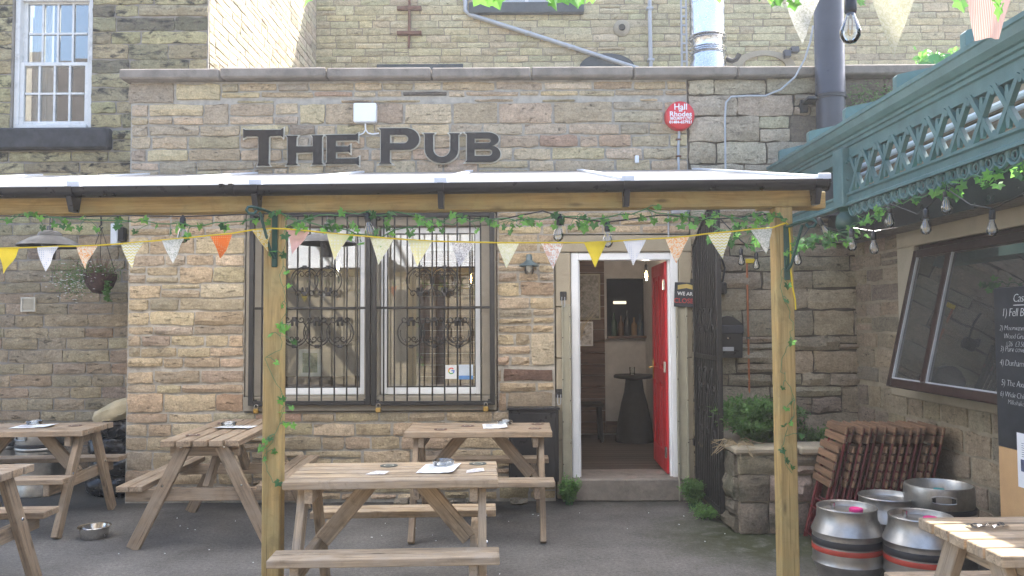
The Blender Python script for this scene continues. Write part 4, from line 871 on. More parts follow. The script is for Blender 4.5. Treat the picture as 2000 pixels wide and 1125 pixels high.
part('lettering', text_mesh('lettering', 'CLOSED', .06, plain('red_print', (.45,.06,.06), .7), bold=.001), cs, CSM @ Matrix.Translation((0,-.0145,-.075)) @ FCM)
# iron gate swung open into the yard
GX, g0, g1 = 1.665, YW-.05, 6.40; gt = thing('iron_gate', 'black iron gate with arched top standing open beside the door', 'gate', (GX, g0, .09)); gt_c = 13
def gtop(s): return 2.30+.30*math.sin(s*math.pi/2)
def gy(s): return g0+(g1-g0)*s
M_I = M_['iron']
MB().cbox(GX-.02, GX+.02, g0-.04, g0, .09, gtop(0), .004).cbox(GX-.02, GX+.02, g1, g1+.04, .09, gtop(1), .004).cbox(GX-.019, GX+.019, g1+.04, g0-.04, .09, .13, .004).cbox(GX-.019, GX+.019, g1+.04, g0-.04, 1.30, 1.34, .004).tube([(GX, gy(i/14), gtop(i/14)) for i in range(15)], .02, 8).build('gate_frame', M_I, gt)
for i in range(1, gt_c): s = i/gt_c; MB().box(GX-.010, GX+.010, gy(s)-.010, gy(s)+.010, .13, gtop(s)).build('bar', M_I, gt)
for i in range(3):
    for z in (.75, 1.12, 1.62):
        m = MB(); yc = gy(.25+.25*i)
        for e in (-1, 1): m.tube([(GX-.012, yc+e*(.02+.05*(1-q/14)*math.cos(q*.6)), z+e*.07+.05*(1-q/14)*math.sin(q*.6)) for q in range(12)], .008, 6)
        m.cbox(GX-.022, GX-.004, yc-.012, yc+.012, z-.09, z+.09, .004).build('scroll', M_I, gt)
MB().box(GX-.03, GX+.03, g0-.01, g0+.045, .5, .56).box(GX-.03, GX+.03, g0-.01, g0+.045, 1.95, 2.01).build('gate_hinge', M_I, gt)
# letterbox
a0, a1 = aty(1392, 699, YW-.1), aty(1450, 617, YW-.1); lb = thing('letterbox', 'black metal letterbox with rounded top on the stone wall', 'letterbox', ((a0.x+a1.x)/2, YW, a0.z)); hw = (a1.x-a0.x)/2; ht = a1.z-a0.z
top_ = [(-hw+2*hw*i/14, ht*.80+ht*.20*math.sin(math.pi*i/14)) for i in range(15)]
MB().prism([(-hw*.93, 0), (hw*.93, 0)] + top_[::-1], .11, Matrix.Translation((0,-.115,0))).lbuild('box_body', M_['black'], lb)
MB().cbox(-hw*1.02, hw*1.02, -.13, -.116, ht*.58, ht*.78, .006).lbuild('flap', M_['bluegrey_pipe'], lb); MB().cbox(-.05, .05, -.121, -.116, ht*.16, ht*.26, .003).lbuild('name_plate', M_['galv'], lb); MB().lathe([(0,.006),(.008,.005),(.01,0)], 12, M=Matrix.Translation((0,-.116,ht*.47)) @ fwd).lbuild('lock', M_['bowl'], lb)
# copper pipe
b0 = aty(1462, 690, YW-.04); b1 = aty(1462, 512, YW-.04); cp = thing('copper_pipe', 'thin copper pipe up the wall beside the letterbox', 'pipe', (b0.x, b0.y, .62)); MB().tube([(0,0,0),(0,0,b1.z-.62)], .010, 10).lbuild('pipe_run', M_['copper'], cp)
MB().cbox(-.016,.016,-.014,.03,aty(1462,660,YW).z-.63,aty(1462,660,YW).z-.61,.003).lbuild('pipe_clip', M_['bowl'], cp); MB().cbox(-.01,.07,-.012,.012,b1.z-.62-.01,b1.z-.62+.03,.004).lbuild('valve_tag', M_['yellow'], cp)
# small security camera and junction on the yard wall
p = aty(1405, 562, YW-.06); sc2 = thing('outside_socket', 'small black socket housing above the letterbox', 'socket', (p.x, YW, p.z)); MB().cbox(-.05,.06,-.10,-.01,-.06,.05,.012).cbox(-.08,-.04,-.08,-.02,.0,.08,.01).tube([(.03,-.06,.05),(.05,-.07,.18),(.02,-.05,.3)], .01, 8).lbuild('housing', M_['black'], sc2)

# ================================================================== left wall details
p = aty(59, 595, YL); vg = thing('vent_grille', 'small cream louvred vent on the dark left wall', 'vent', (p.x, YL, p.z)); s = 14*YL/F
MB().cbox(-s, -s+.015, -.045, -.02, -s, s, .003).cbox(s-.015, s, -.045, -.02, -s, s, .003).cbox(-s+.015, s-.015, -.045, -.02, s-.015, s, .003).cbox(-s+.015, s-.015, -.045, -.02, -s, -s+.015, .003).box(-s, s, -.022, -.015, -s, s).lbuild('grille_frame', M_['cream'], vg)
for i in range(7): MB().box(-s+.015, s-.015, -.045, -.022, -s+.022+i*.0165, -s+.028+i*.0165).lbuild('louvre', M_['cream'], vg)
p = aty(228, 475, YL-.03); hb = thing('wall_heater_box', 'slim white box with dark grille high on the left wall', 'box', (p.x, YL, p.z)); MB().cbox(-.035, .04, -.10, -.01, -.03, .2, .008).lbuild('box_cover', M_['white'], hb); MB().cbox(.01, .1, -.09, -.02, .02, .16, .006).lbuild('box_grille', M_['black'], hb)
# hanging basket
p = aty(196, 545, YL-.35); hk = thing('hanging_basket', 'hanging basket of white daisies and dry stems on the left wall', 'basket', (p.x, p.y, p.z)); zt = aty(193, 440, YL-.3).z-p.z
MB().tube([(0,.33,zt+.25),(0,.02,zt+.25),(0,-.01,zt+.1),(.0,0,zt)]+[(.018*math.cos(R(a)),0,zt-.02+.018*math.sin(R(a))) for a in (90,180,270,330)], .008, 8).tube([(0,.33,zt+.3),(0,.33,zt-.1)], .012, 8).lbuild('bracket', M_['iron'], hk)
m = MB()
for a in (0, 120, 240): m.tube([(0,0,zt-.03),(.15*math.cos(R(a)),.15*math.sin(R(a)),.06)], .003, 5)
m.lbuild('chain', M_['iron'], hk)
MB().lathe([(0,-.15),(.07,-.135),(.12,-.08),(.15,0),(.155,.05),(.14,.05),(0,.03)], 20).lbuild('basket_bowl', M_['basket'], hk)
rr = random.Random(5)
def leafquad(m, p, d, n, l, wd):
    d = d.normalized(); s = d.cross(n); s = s.normalized()*wd/2 if s.length > 1e-5 else Vector((wd/2,0,0)); m.add([p, p+d*l*.5+s, p+d*l, p+d*l*.5-s], [(0,1,2,3)])
fo, tw, da = MB(), MB(), MB()
for i in range(1500):
    side = rr.random() < .72
    c = Vector((rr.gauss(-.22, .10), rr.gauss(-.02, .08), rr.gauss(.0, .075))) if side else Vector((rr.gauss(.02, .10), rr.gauss(-.05, .08), rr.gauss(.07, .04)))
    leafquad(fo, c, Vector((rr.uniform(-1,1), rr.uniform(-1,1), rr.uniform(-.6,1))), Vector((rr.uniform(-1,1), rr.uniform(-1,1), 1)), .032, .008)
for i in range(80):
    q = Vector((rr.gauss(.12, .012), -.10+rr.gauss(0,.02), -.02-.2*rr.random())); [leafquad(fo, q, Vector((rr.uniform(-1,1), rr.uniform(-1,1), -.4)), Vector((0,-1,.3)), .025, .018) for _ in range(3)]
for i in range(90):
    e = Vector((rr.gauss(.02, .13), rr.gauss(0, .09), rr.uniform(.10, .27))); tw.tube([(e.x*.2, e.y*.2, .02), (e.x*.7, e.y*.7, e.z*.6), tuple(e)], [.003,.002,.001], 4)
for i in range(95):
    c = Vector((rr.gauss(-.24, .10), rr.gauss(-.10, .06), rr.gauss(-.03, .085))) if rr.random() < .8 else Vector((rr.gauss(.0, .1), -.14, rr.gauss(.02, .06)))
    da.lathe([(0,.004),(.009,.002),(.011,0)], 7, c, False, )
fo.lbuild('foliage', M_['fern'], hk)['kind'] = 'stuff'; tw.lbuild('dry_stems', M_['twig'], hk)['kind'] = 'stuff'; da.lbuild('daisies', M_['daisy'], hk)['kind'] = 'stuff'
# pendant heaters under the canopy
def heater(px, py, Y, k, label):
    p = aty(px, py, Y); t = thing('pendant_heater', label, 'heater', p, group='pendant heaters under the canopy')
    MB().lathe([(.0,.115),(.05,.115),(.075,.10),(.085,.075),(.13,.06),(.20,.02),(.222,0),(.215,-.004),(.13,.045),(.0,.06)], 40).lbuild('heater_shade', plain('pewter_enamel', (.03,.029,.029), .5), t)
    MB().lathe([(0,-.10),(.04,-.10),(.045,-.02),(.06,.03),(0,.03)], 20).lbuild('heater_element', M_['black'], t)
    zt = RE(p.x).lerp(RT(p.x), (Y-(YP-.065))/(YW-YP+.06)).z-p.z
    MB().lathe([(0,.115),(.022,.115),(.02,.15),(0,.16)], 14).tube([(0,0,.15),(0,0,zt-.002)], .005, 6).lbuild('cord', M_['black'], t)
heater(97, 481, 5.9, 1, 'dark dish shaped pendant heater hanging above the left tables'); heater(638, 476, 5.9, 1, 'dark dish shaped pendant heater hanging in front of the left window')

# ================================================================== green girder on the right
XG = 2.44; gr = thing('green_girder', 'green painted iron girder with moulded cornice and cross lattice', 'girder', (XG, 5, 2.43)); G = M_['green']
ya, yb = 2.0, YW-.02
def sweep(prof2, y0, y1, name, mat=G):
    m = MB(); n = len(prof2); m.add([(XG+x, y, z) for y in (y0, y1) for x, z in prof2], [(i, (i+1) % n, n+(i+1) % n, n+i) for i in range(n)] + [tuple(range(n)), tuple(range(2*n-1, n-1, -1))]); return m.build(name, mat, gr)
sweep([(.10,3.03),(-.10,3.03),(-.10,3.005),(-.09,3.0),(-.075,2.96),(-.05,2.93),(-.035,2.925),(-.035,2.905),(-.02,2.90),(-.02,2.875),(-.005,2.87),(-.005,2.79),(.10,2.79)], ya, yb, 'cornice')
sweep([(.03,2.535),(-.035,2.535),(-.035,2.52),(-.02,2.512),(-.02,2.475),(-.04,2.462),(-.04,2.445),(.03,2.445)], ya, yb, 'bottom_rail')
yn = 5.76                                                    # the upright plate where the canopy meets the girder
MB().cbox(XG-.06, XG+.06, yn-.07, yn+.10, 2.44, 2.865, .006).build('upright_plate', G, gr)
for z in (2.52, 2.64, 2.76): MB().lathe([(0,.015),(.012,.012),(.014,0)], 10, M=Matrix.Translation((XG-.02, yn-.07, z)) @ fwd).build('bolt', G, gr)
MB().lathe([(0,-.20),(.04,-.19),(.072,-.16),(.085,-.11),(.075,-.06),(.05,-.03),(.06,-.015),(.075,0),(0,0)], 28, (XG, yn, 2.44)).build('ball_pendant', M_['dgreen'], gr)
pitch = .215; y = yn-.072; z0, z1 = 2.53, 2.80
def bar2(y0, za, y1, zb, wd, dp, xo=0):
    d = Vector((0, y1-y0, zb-za)); n = Vector((0, -d.z, d.y)).normalized()*wd/2; a, b = Vector((XG-dp/2+xo, y0, za)), Vector((XG-dp/2+xo, y1, zb)); e = Vector((dp, 0, 0))
    return [a-n, a+n, b+n, b-n, a-n+e, a+n+e, b+n+e, b-n+e], [(0,1,2,3),(7,6,5,4),(0,4,5,1),(1,5,6,2),(2,6,7,3),(3,7,4,0)]
while y-pitch > ya:
    m = MB(); m.add(*bar2(y-.01, z0, y-pitch+.01, z1, .030, .028)); m.add(*bar2(y-.01, z1, y-pitch+.01, z0, .029, .026, .001))
    ym = y-pitch/2
    for e in (-1, 1): zc = (z0+z1)/2; m.prism([(-.010,.0),(.010,.0),(.017,.05),(.010,.085),(0,.092),(-.010,.085),(-.017,.05)], 0.018, Matrix.Translation((XG-.009, ym, zc+e*.018)) @ Matrix.Rotation(R(90), 4, 'Z') @ Matrix.Scale(e, 4, (0,0,1)) @ Matrix.Scale(-1, 4, (0,1,0)))
    m.build('lattice_cross', G, gr); MB().box(XG-.0135, XG+.0135, y-.013, y+.013, z0+.004, z0+.045).build('lattice_stud', G, gr); MB().box(XG-.0135, XG+.0135, y-.013, y+.013, z1-.045, z1-.012).build('lattice_stud', G, gr)
    m = MB()
    for j in range(2):
        yc = y-pitch*(.25+.5*j); m.tube([(XG-.01, yc+.062*math.cos(a), 2.447-.075*math.sin(a)) for a in [math.pi*i/12 for i in range(13)]], .011, 6); m.tube([(XG-.01, yc+.022*math.cos(a), 2.415+.022*math.sin(a)) for a in [2*math.pi*i/10 for i in range(10)]], .007, 6, True)
    m.build('scalloped_fringe', G, gr); y -= pitch
for i, px in enumerate((1521, 1578, 1650, 1751, 1887)):
    yy = atx(px, 300, XG-.08).y; m = MB(); p0_, p1_ = Vector((XG-.08, yy, 3.06)), Vector((XG+1.9, yy, 3.06+.22*1.98))
    m.prism([(0, -.06), (0, .055), (.012, .067), (1.98, .067+.42), (1.98, -.06+.42)], .05, Matrix.Translation((XG-.08, yy-.025, 3.06))); m.build('rafter', G, gr)
tg = thing('green_trough', 'bright green plastic trough of leaves on the far coping', 'planter', (U(1858), YW+.12, COPT+.012)); MB().prism([(-.17,0),(.17,0),(.2,.14),(.12,.16),(-.05,.16),(-.2,.05)], .16).lbuild('trough_body', plain('green_plastic', (.08,.36,.10), .4), tg)
m = MB()
for i in range(120): leafquad(m, Vector((rr.uniform(-.2,.2), rr.uniform(-.02,.12), rr.uniform(.05,.2))), Vector((rr.uniform(-1,1), rr.uniform(-1,0), rr.uniform(-1,.6))), Vector((0,-1,.5)), .06, .04)
m.lbuild('foliage', M_['leaf'], tg)
# moss hanging on the damp wall under the coping
m = MB()
for i in range(900): leafquad(m, Vector((rr.gauss(3.45,.22), YW-.03-.05*rr.random(), 3.62+rr.gauss(0,.09)-.0*i)), Vector((rr.uniform(-1,1), -.6, rr.uniform(-1,.4))), Vector((rr.uniform(-1,1),-1,.4)), .04, .012)
tag(m.build('wall_moss', M_['fern']), 'tufts of moss and weed on the damp wall right of the black pipe', 'moss')

# silver floodlight tucked under the beam with its conduit
p = aty(1338, 402, 6.9); t = thing('flood_light', 'silver floodlight under the canopy roof above the doorway', 'light', (p.x, YW, p.z))
MB().lathe([(0,.10),(.035,.10),(.05,.07),(.085,.0),(.09,-.01),(.082,-.008),(.04,.05),(0,.06)], 24, M=Matrix.Translation((0,-.28,0)) @ Matrix.Rotation(R(55), 4, 'Y')).lbuild('lamp_hood', M_['galv'], t)
MB().tube([(0,-.02,.04),(0,-.14,.05),(.0,-.26,.02)], .014, 8).cbox(-.05,.05,-.04,0.0,-.02,.09,.006).lbuild('lamp_arm', M_['galv'], t)
MB().tube([(-.075,-.03,.0),(-.075,-.03,-.28)], .008, 8).lbuild('conduit', M_['galv'], t)
p = Vector((BX(1540), YB, BZ(112, 1540))); t = thing('security_light', 'small dark security light beside the stone arch on the back wall', 'light', p)
MB().cbox(-.06,.06,-.22,-.12,-.06,.06,.015).tube([(0,0,-.02),(0,-.1,-.03),(0,-.14,0)], .02, 8).cbox(.06,.2,-.2,-.1,.02,.12,.015).lbuild('lamp_housing', M_['bluegrey_pipe'], t)
# ================================================================== furniture in the yard
def picnic_table(mat, L=1.14, D=.56, h=.785, hs=.465, DO_=1.17):
    t = bpy.data.objects.new('picnic_table', None); t.empty_display_size = .1; _par(t, None, Matrix()); n = 5; bw = (D-.017*(n-1))/n
    for i in range(n):
        y = -D/2+bw/2+i*(bw+.017); plank('top_board', (-L/2+rng.uniform(-.004,.004), y, h-.022), (L/2+rng.uniform(-.004,.004), y, h-.022), bw, .044, mat, t)
    for s in (-1, 1):
        for y in (DO_/2-.0425, DO_/2-.1375): plank('seat_board', (-L/2, s*y, hs-.02), (L/2, s*y, hs-.02), .087, .04, mat, t)
        x = s*(L/2-.085)
        for e in (-1, 1): 
            lg = plank('leg', (x, e*(DO_/2-.09), .004), (x, e*.13, h-.046), .092, .044, mat, t, up=(1,0,0))
            for f_ in (.58, .93): 
                p = Vector((x+s*.0225, e*((DO_/2-.09)*(1-f_)+.13*f_), h*f_)); lpart('bolt', MB().lathe([(0,.006),(.009,.005),(.011,0)], 8, M=Matrix.Rotation(R(90*s), 4, 'Y')).mesh('bolt', M_['bowl']), t, Matrix.Translation(p))
        xi = x-s*.0455
        plank('cleat', (xi, -D/2+.03, h-.044-.041), (xi, D/2-.03, h-.044-.041), .044, .08, mat, t); plank('seat_bearer', (xi, -DO_/2+.02, hs-.04-.046), (xi, DO_/2-.02, hs-.04-.046), .044, .09, mat, t)
        plank('brace', (xi-s*.03, 0, hs-.06), (s*.13, 0, h-.05), .044, .09, mat, t, up=(0,0,1))
    return t
tb1 = picnic_table(M_['wood']); tb2 = picnic_table(M_['wood2']); tb3 = picnic_table(M_['wood2'], L=1.3); index_kids()
GRP = 'picnic tables in the pub yard'
def place(o, first, x, y, rz, label, keep):
    M = T(x, y, 0, R(rz))
    if first: o.matrix_basis = M; WM[o.name] = M; c = o
    else: c = copy_tree(o, None, M)
    return tag(c, label, 'picnic table', GRP)
def refresh(o):
    for ch in KIDS.get(o.name, []): WM[ch.name] = WM[o.name] @ ch.matrix_basis
t3 = place(tb1, True, -.66, 4.545, 2.2, 'pale wooden picnic table nearest the camera beside the left canopy post', 0)
t6 = place(tb1, False, 2.29, 3.15, 1.5, 'sun dappled wooden picnic table in front of the steel kegs', 0)
t4 = place(tb2, True, -.265, 6.41, 0, 'brown picnic table against the wall between window and door', 0)
t1 = place(tb2, False, -3.98, 6.56, 4, 'brown picnic table at the left with the black bags behind', 0)
t5 = place(tb2, False, -3.44, 4.53, 3, 'picnic table cut off by the left edge nearest the camera', 0)
t2 = place(tb3, True, -2.27, 6.40, 92, 'picnic table standing end on against the wall left of the post', 0)
# things on the tables
def on_table(T0, u, v): return WM[T0.name] @ Vector((u, v, .785))
def ashtray(T0, u, v, label):
    p = on_table(T0, u, v); t = thing('glass_ashtray', label, 'ashtray', (p.x, p.y, p.z+.0045), group='glass ashtrays on the tables')
    MB().lathe([(0,.006),(.045,.006),(.055,.03),(.062,.03),(.066,.026),(.06,.002),(0,0)], 28).lbuild('dish', glass_mat('clear_glass', (.86,.9,.92), 3.0), t)
def paper(T0, u, v, rz, w_, h_, label, lines=6):
    p = on_table(T0, u, v); t = thing('paper_sheet', label, 'paper', (p.x, p.y, p.z+.001), R(rz), 'paper menus on the tables'); m = MB(); n = 8; vs = []
    for i in range(n+1):
        x = -w_/2+w_*i/n; z = .002+.010*(i/n)**4+.003*math.sin(i*1.3)**2
        vs += [(x, -h_/2, z), (x, h_/2, z*.8+.001), (x, -h_/2, z+.0008), (x, h_/2, z*.8+.0018)]
    fs = [f for i in range(n) for f in ((4*i, 4*i+1, 4*i+5, 4*i+4), (4*i+2, 4*i+6, 4*i+7, 4*i+3), (4*i, 4*i+4, 4*i+6, 4*i+2), (4*i+1, 4*i+3, 4*i+7, 4*i+5))]
    m.add(vs, fs, True).lbuild('sheet', M_['paper'], t)
    m = MB()
    for j in range(lines): q = h_*.36-j*h_*.12; m.box(-w_*.38, -w_*.38+w_*rr.uniform(.25,.5), q-.0035, q+.0035, .0062, .0065)
    m.lbuild('print_lines', plain('grey_ink', (.35,.36,.4), .8), t)
def beermat(T0, u, v, rz, label, mat, r=.052):
    p = on_table(T0, u, v); t = thing('beer_mat', label, 'beer mat', (p.x, p.y, p.z+.0012), R(rz), 'beer mats on the tables'); MB().lathe([(0,.0025),(r,.0025),(r,0),(0,0)], 20).lbuild('mat_card', mat, t); MB().lathe([(r*.45,.0031),(r*.6,.0031),(r*.6,.0026),(r*.45,.0026)], 16).lbuild('printed_ring', M_['metalbeige'], t)
bm1 = plain('dark_beer_mat', (.06,.07,.06), .7, 0, .4, 40); bm2 = plain('brown_beer_mat', (.12,.055,.04), .7, 0, .4, 40)
paper(t3, .24, .03, -6, .21, .27, 'white menu sheet on the pale table nearest the camera'); ashtray(t3, .26, .14, 'clear glass ashtray on the menu of the nearest pale table')
beermat(t3, -.06, .16, 0, 'dark round beer mat left of the menu on the pale table', bm1); beermat(t3, .46, .19, 0, 'dark round beer mat right of the menu on the pale table', bm1)
paper(t4, .12, .03, 4, .19, .27, 'white menu sheet on the brown table by the door'); ashtray(t4, .20, .15, 'clear glass ashtray on the brown table by the door')
for u, v, s in ((-.10, .07, 'brown beer mat left of the menu on the table by the door'), (.44, -.10, 'brown beer mat at the front right of the table by the door'), (.47, .17, 'brown beer mat at the back right of the table by the door'), (-.3, -.13, 'brown beer mat at the front left of the table by the door')): beermat(t4, u, v, 0, s, bm2)
paper(t1, .05, .02, 6, .30, .21, 'white menu sheet on the leftmost rear table'); ashtray(t1, -.02, .16, 'clear glass ashtray on the leftmost rear table'); beermat(t1, .36, .05, 20, 'brown beer mat right of the menu on the leftmost rear table', bm2)
paper(t2, .05, -.04, -95, .21, .29, 'white menu sheet on the end on table by the wall'); ashtray(t2, .16, .05, 'clear glass ashtray on the end on table by the wall'); beermat(t2, -.36, .15, 10, 'brown beer mat at the near end of the end on table', bm2); beermat(t2, .38, .16, 10, 'brown beer mat at the far end of the end on table', bm2)
paper(t6, .33, -.02, 8, .21, .27, 'white menu sheet on the table in front of the kegs')
for i, (u, v) in enumerate(((-.2, -.03), (.34, -.0))):
    p = on_table((t3, t3)[i], u+.1, v-.06); t = thing('torn_packet', ['scrap of torn paper packet left of the menu on the pale table', 'crumpled paper scrap at the right end of the pale table'][i], 'packet', (p.x, p.y, p.z+.001), R(30*i), 'paper scraps on the pale table'); MB().add([(-.06,-.02,.002),(.05,-.03,.004),(.07,.02,.012),(-.03,.03,.006),(0,0,.018)], [(0,1,4),(1,2,4),(2,3,4),(3,0,4)]).lbuild('scrap', plain('scrap_paper', (.72,.66,.62), .8, 0, .3, 60), t)
p = on_table(t6, -.38, .10); t = thing('clear_packet', 'crumpled clear cellophane packet on the table in front of the kegs', 'packet', (p.x, p.y, p.z+.001)); m = MB(); n = 9
vs = [(-.08+.16*i/n, -.03+.06*j/4, .004+.014*rr.random()) for i in range(n+1) for j in range(5)]; m.add(vs, [(i*5+j, (i+1)*5+j, (i+1)*5+j+1, i*5+j+1) for i in range(n) for j in range(4)]).lbuild('wrapper', glass_mat('cellophane', (.9,.92,.95), 5, .1), t)

# steel dog bowl
p = atz(173, 1056, 0); t = thing('dog_bowl', 'steel dog bowl on the asphalt in front of the left tables', 'bowl', (p.x, p.y+.08, .002)); 
MB().lathe([(0,.004),(.092,.0),(.096,.008),(.106,.085),(.116,.090),(.120,.087),(.116,.083),(.104,.084),(.088,.018),(0,.014)], 40).lbuild('bowl_shell', M_['bowl'], t)

# kegs and casks
def cask(x, y, label, cap=True, s=1.0):
    t = thing('steel_cask', label, 'cask', (x, y, 0.001), group='steel casks on the right'); 
    pr = [(0,.02),(.13,.012),(.155,.0),(.168,.004),(.172,.03),(.170,.06),(.172,.085),(.190,.115),(.203,.145),(.208,.155),(.203,.165),(.202,.19),(.204,.25),(.202,.31),(.203,.325),(.209,.337),(.203,.35),(.188,.385),(.176,.41),(.174,.44),(.173,.468),(.177,.476),(.174,.482),(.167,.478),(.165,.462),(.16,.45),(0,.455)]
    MB().lathe([(r*s, z*s) for r, z in pr], 56).lbuild('cask_body', M_['steel'], t)
    MB().lathe([(.2045*s,.262*s),(.2058*s,.266*s),(.2055*s,.298*s),(.203*s,.302*s)], 56).lbuild('black_band', M_['blackband'], t); MB().lathe([(.2045*s,.222*s),(.2066*s,.226*s),(.2062*s,.25*s),(.2045*s,.253*s)], 56).lbuild('red_band', M_['redband'], t)
    if cap: 
        MB().lathe([(0,.474),(.035,.474),(.04,.469),(.04,.45)], 20, (.05,-.02,0)).lbuild('shive_cap', M_['pink'], t); MB().lathe([(0,.492),(.014,.49),(.014,.45)], 14, (-.06,.06,0)).lbuild('keystone', M_['bowl'], t)
    return t
cask(2.05, 4.95, 'steel cask with pink cap nearest the right canopy post'); cask(2.385, 4.72, 'steel cask with pink cap and red band half hidden by the right table'); cask(2.44, 5.25, 'open topped steel cask behind the two pink capped ones', False)
def keg(x, y, label, ht=.575, s=1.0, capm='teal'):
    t = thing('beer_keg', label, 'keg', (x, y, 0.001), group='steel beer kegs'); r = .204*s
    MB().lathe([(0,.05),(.15,.04),(r-.012,.07),(r-.016,.02),(r-.008,0),(r,.006),(r,.10),(r-.006,.115),(r-.004,.13),(r+.006,.14),(r+.008,.15),(r+.006,.16),(r-.004,.17),(r-.004,ht-.20),(r+.006,ht-.19),(r+.008,ht-.18),(r+.006,ht-.17),(r-.006,ht-.15),(r-.004,ht-.135),(r,ht-.12),(r,ht-.02),(r-.004,ht-.004),(r-.012,ht),(r-.018,ht-.008),(r-.018,ht-.09),(.15,ht-.075),(.09,ht-.06),(0,ht-.055)], 56).lbuild('keg_body', M_['steel'], t)
    MB().lathe([(r-.005,ht-.165),(r+.0095,ht-.162),(r+.0095,ht-.135),(r-.004,ht-.132)], 56).lbuild('black_band', M_['blackband'], t)
    MB().lathe([(0,ht-.03),(.03,ht-.03),(.033,ht-.034),(.033,ht-.058)], 20).lbuild('keg_cap', M_[capm], t)
    for a in (250, 70):
        M = Matrix.Rotation(R(a), 4, 'Z') @ Matrix.Translation((r+.001, 0, ht-.065)) @ Matrix.Rotation(R(90), 4, 'Z')
        pts = [(.07*math.copysign(min(1, abs(math.cos(q))*1.3), math.cos(q)), -.004-.01*0, .024*math.sin(q)) for q in [2*math.pi*i/20 for i in range(20)]]
        MB().tube([M @ Vector(q) for q in pts], .005, 6, True).lbuild('handle_rim', M_['steel'], t)
        MB().add([M @ Vector((x_*.95, .006, z_*.9)) for x_, _, z_ in pts], [tuple(range(20))]).lbuild('handle_hole', M_['dark'], t)
keg(2.72, 5.14, 'squat steel keg with teal cap by the side wall'); keg(aty(85, 900, 7.8).x, 7.75, 'steel keg standing behind the leftmost rear table', .62, 1.05, 'blackband'); keg(aty(-5, 900, 7.8).x, 7.85, 'second steel keg at the left edge behind the tables', .62, 1.0, 'blackband')

# folded chairs leaning in a row
def folded_chair():
    t = bpy.data.objects.new('folded_chair', None); t.empty_display_size = .1; _par(t, None, Matrix()); ln = -.0
    f, W2, WT = M_['redframe'], .19, .155
    for s in (-1, 1):
        MB().tube([(.006, s*WT, .008), (.014, s*WT, .88)], .0095, 8).lbuild('frame_tube', f, t); MB().tube([(-.020, s*(WT-.024), .008), (-.010, s*(WT-.024), .62)], .0095, 8).lbuild('frame_tube', f, t)
    for z, x, w_ in ((.12, .006, WT), (.30, .009, WT), (.05, -.02, WT-.024), (.24, -.018, WT-.024)): MB().tube([(x, -w_, z), (x, w_, z)], .006, 6).lbuild('cross_tube', f, t)
    for z in (.86, .795): plank('back_slat', (-.006, -W2-.01, z), (-.006, W2+.01, z), .016, .055, M_['slat'], t)
    for z in (.715, .652, .589, .526, .463): plank('seat_slat', (-.030, -W2+.005, z), (-.030, W2-.005, z), .017, .05, M_['slat'], t)
    return t
fc = folded_chair(); index_kids(); NCH = 13
for i in range(NCH):
    M = T(2.19+.0545*i, 5.93+rng.uniform(-.03,.03)-.006*i, 0, R(rng.uniform(-3,3)-2)) @ Matrix.Rotation(R(13.5), 4, 'Y')
    if i == 0: fc.matrix_basis = M; WM[fc.name] = M; c = fc
    else: c = copy_tree(fc, None, M)
    tag(c, 'folded red framed slatted chair leaning in the row, '+('foremost one at the left end' if i == 0 else 'rearmost one against the side wall' if i == NCH-1 else '%s from the left end' % ['second','third','fourth','fifth','sixth','seventh','eighth','ninth','tenth','eleventh','twelfth'][i-1]), 'chair', 'folded chairs leaning in a row')

# stone planter
px0, py0 = 1.72, 6.16; pl = thing('stone_planter', 'rough mossy stone planter with flat coping in the yard corner', 'planter', (px0, py0, 0))
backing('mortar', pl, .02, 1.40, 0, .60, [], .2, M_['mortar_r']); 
M_['mossy'] = stone_mat('mossy_sandstone', moss=.55)
masonry(pl, .0, 1.40, .0, .60, [], (.16,.26), (.26,.42), [(1,(.27,.22,.16)),(1,(.22,.18,.135)),(1,(.31,.25,.19))], 77, .012, .05, split=.15, rough=1.3, mats=('mossy','stone_a'))
sd = thing('planter_side', 'mossy left side of the stone planter beside the open gate', 'planter', (px0, py0+.05, 0), R(-90)); bpy.data.objects.remove(sd)
m = MB()
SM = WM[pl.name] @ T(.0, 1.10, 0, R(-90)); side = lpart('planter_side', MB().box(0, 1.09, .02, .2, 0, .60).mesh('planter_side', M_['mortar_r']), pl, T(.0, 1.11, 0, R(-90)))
masonry(side, .0, 1.09, .0, .60, [], (.16,.26), (.26,.42), [(1,(.22,.19,.14)),(1,(.17,.15,.115))], 78, .012, .03, split=.15, rough=2.0, mats=('mossy','stone_a'))
for a, b in ((-.03, .46), (.465, .92), (.925, 1.4)): block('coping_slab', pl, a, b, -.06+rng.uniform(-.015,.015), .24, .604, .655+rng.uniform(-.008,.006), M_['dress'], .014)
block('coping_slab', pl, -.035, .22, .245, 1.11, .603, .65, M_['dress'], .014)
MB().box(.2, 1.4, .2, 1.12, .0, .57).lbuild('soil_bed', M_['soil'], pl)
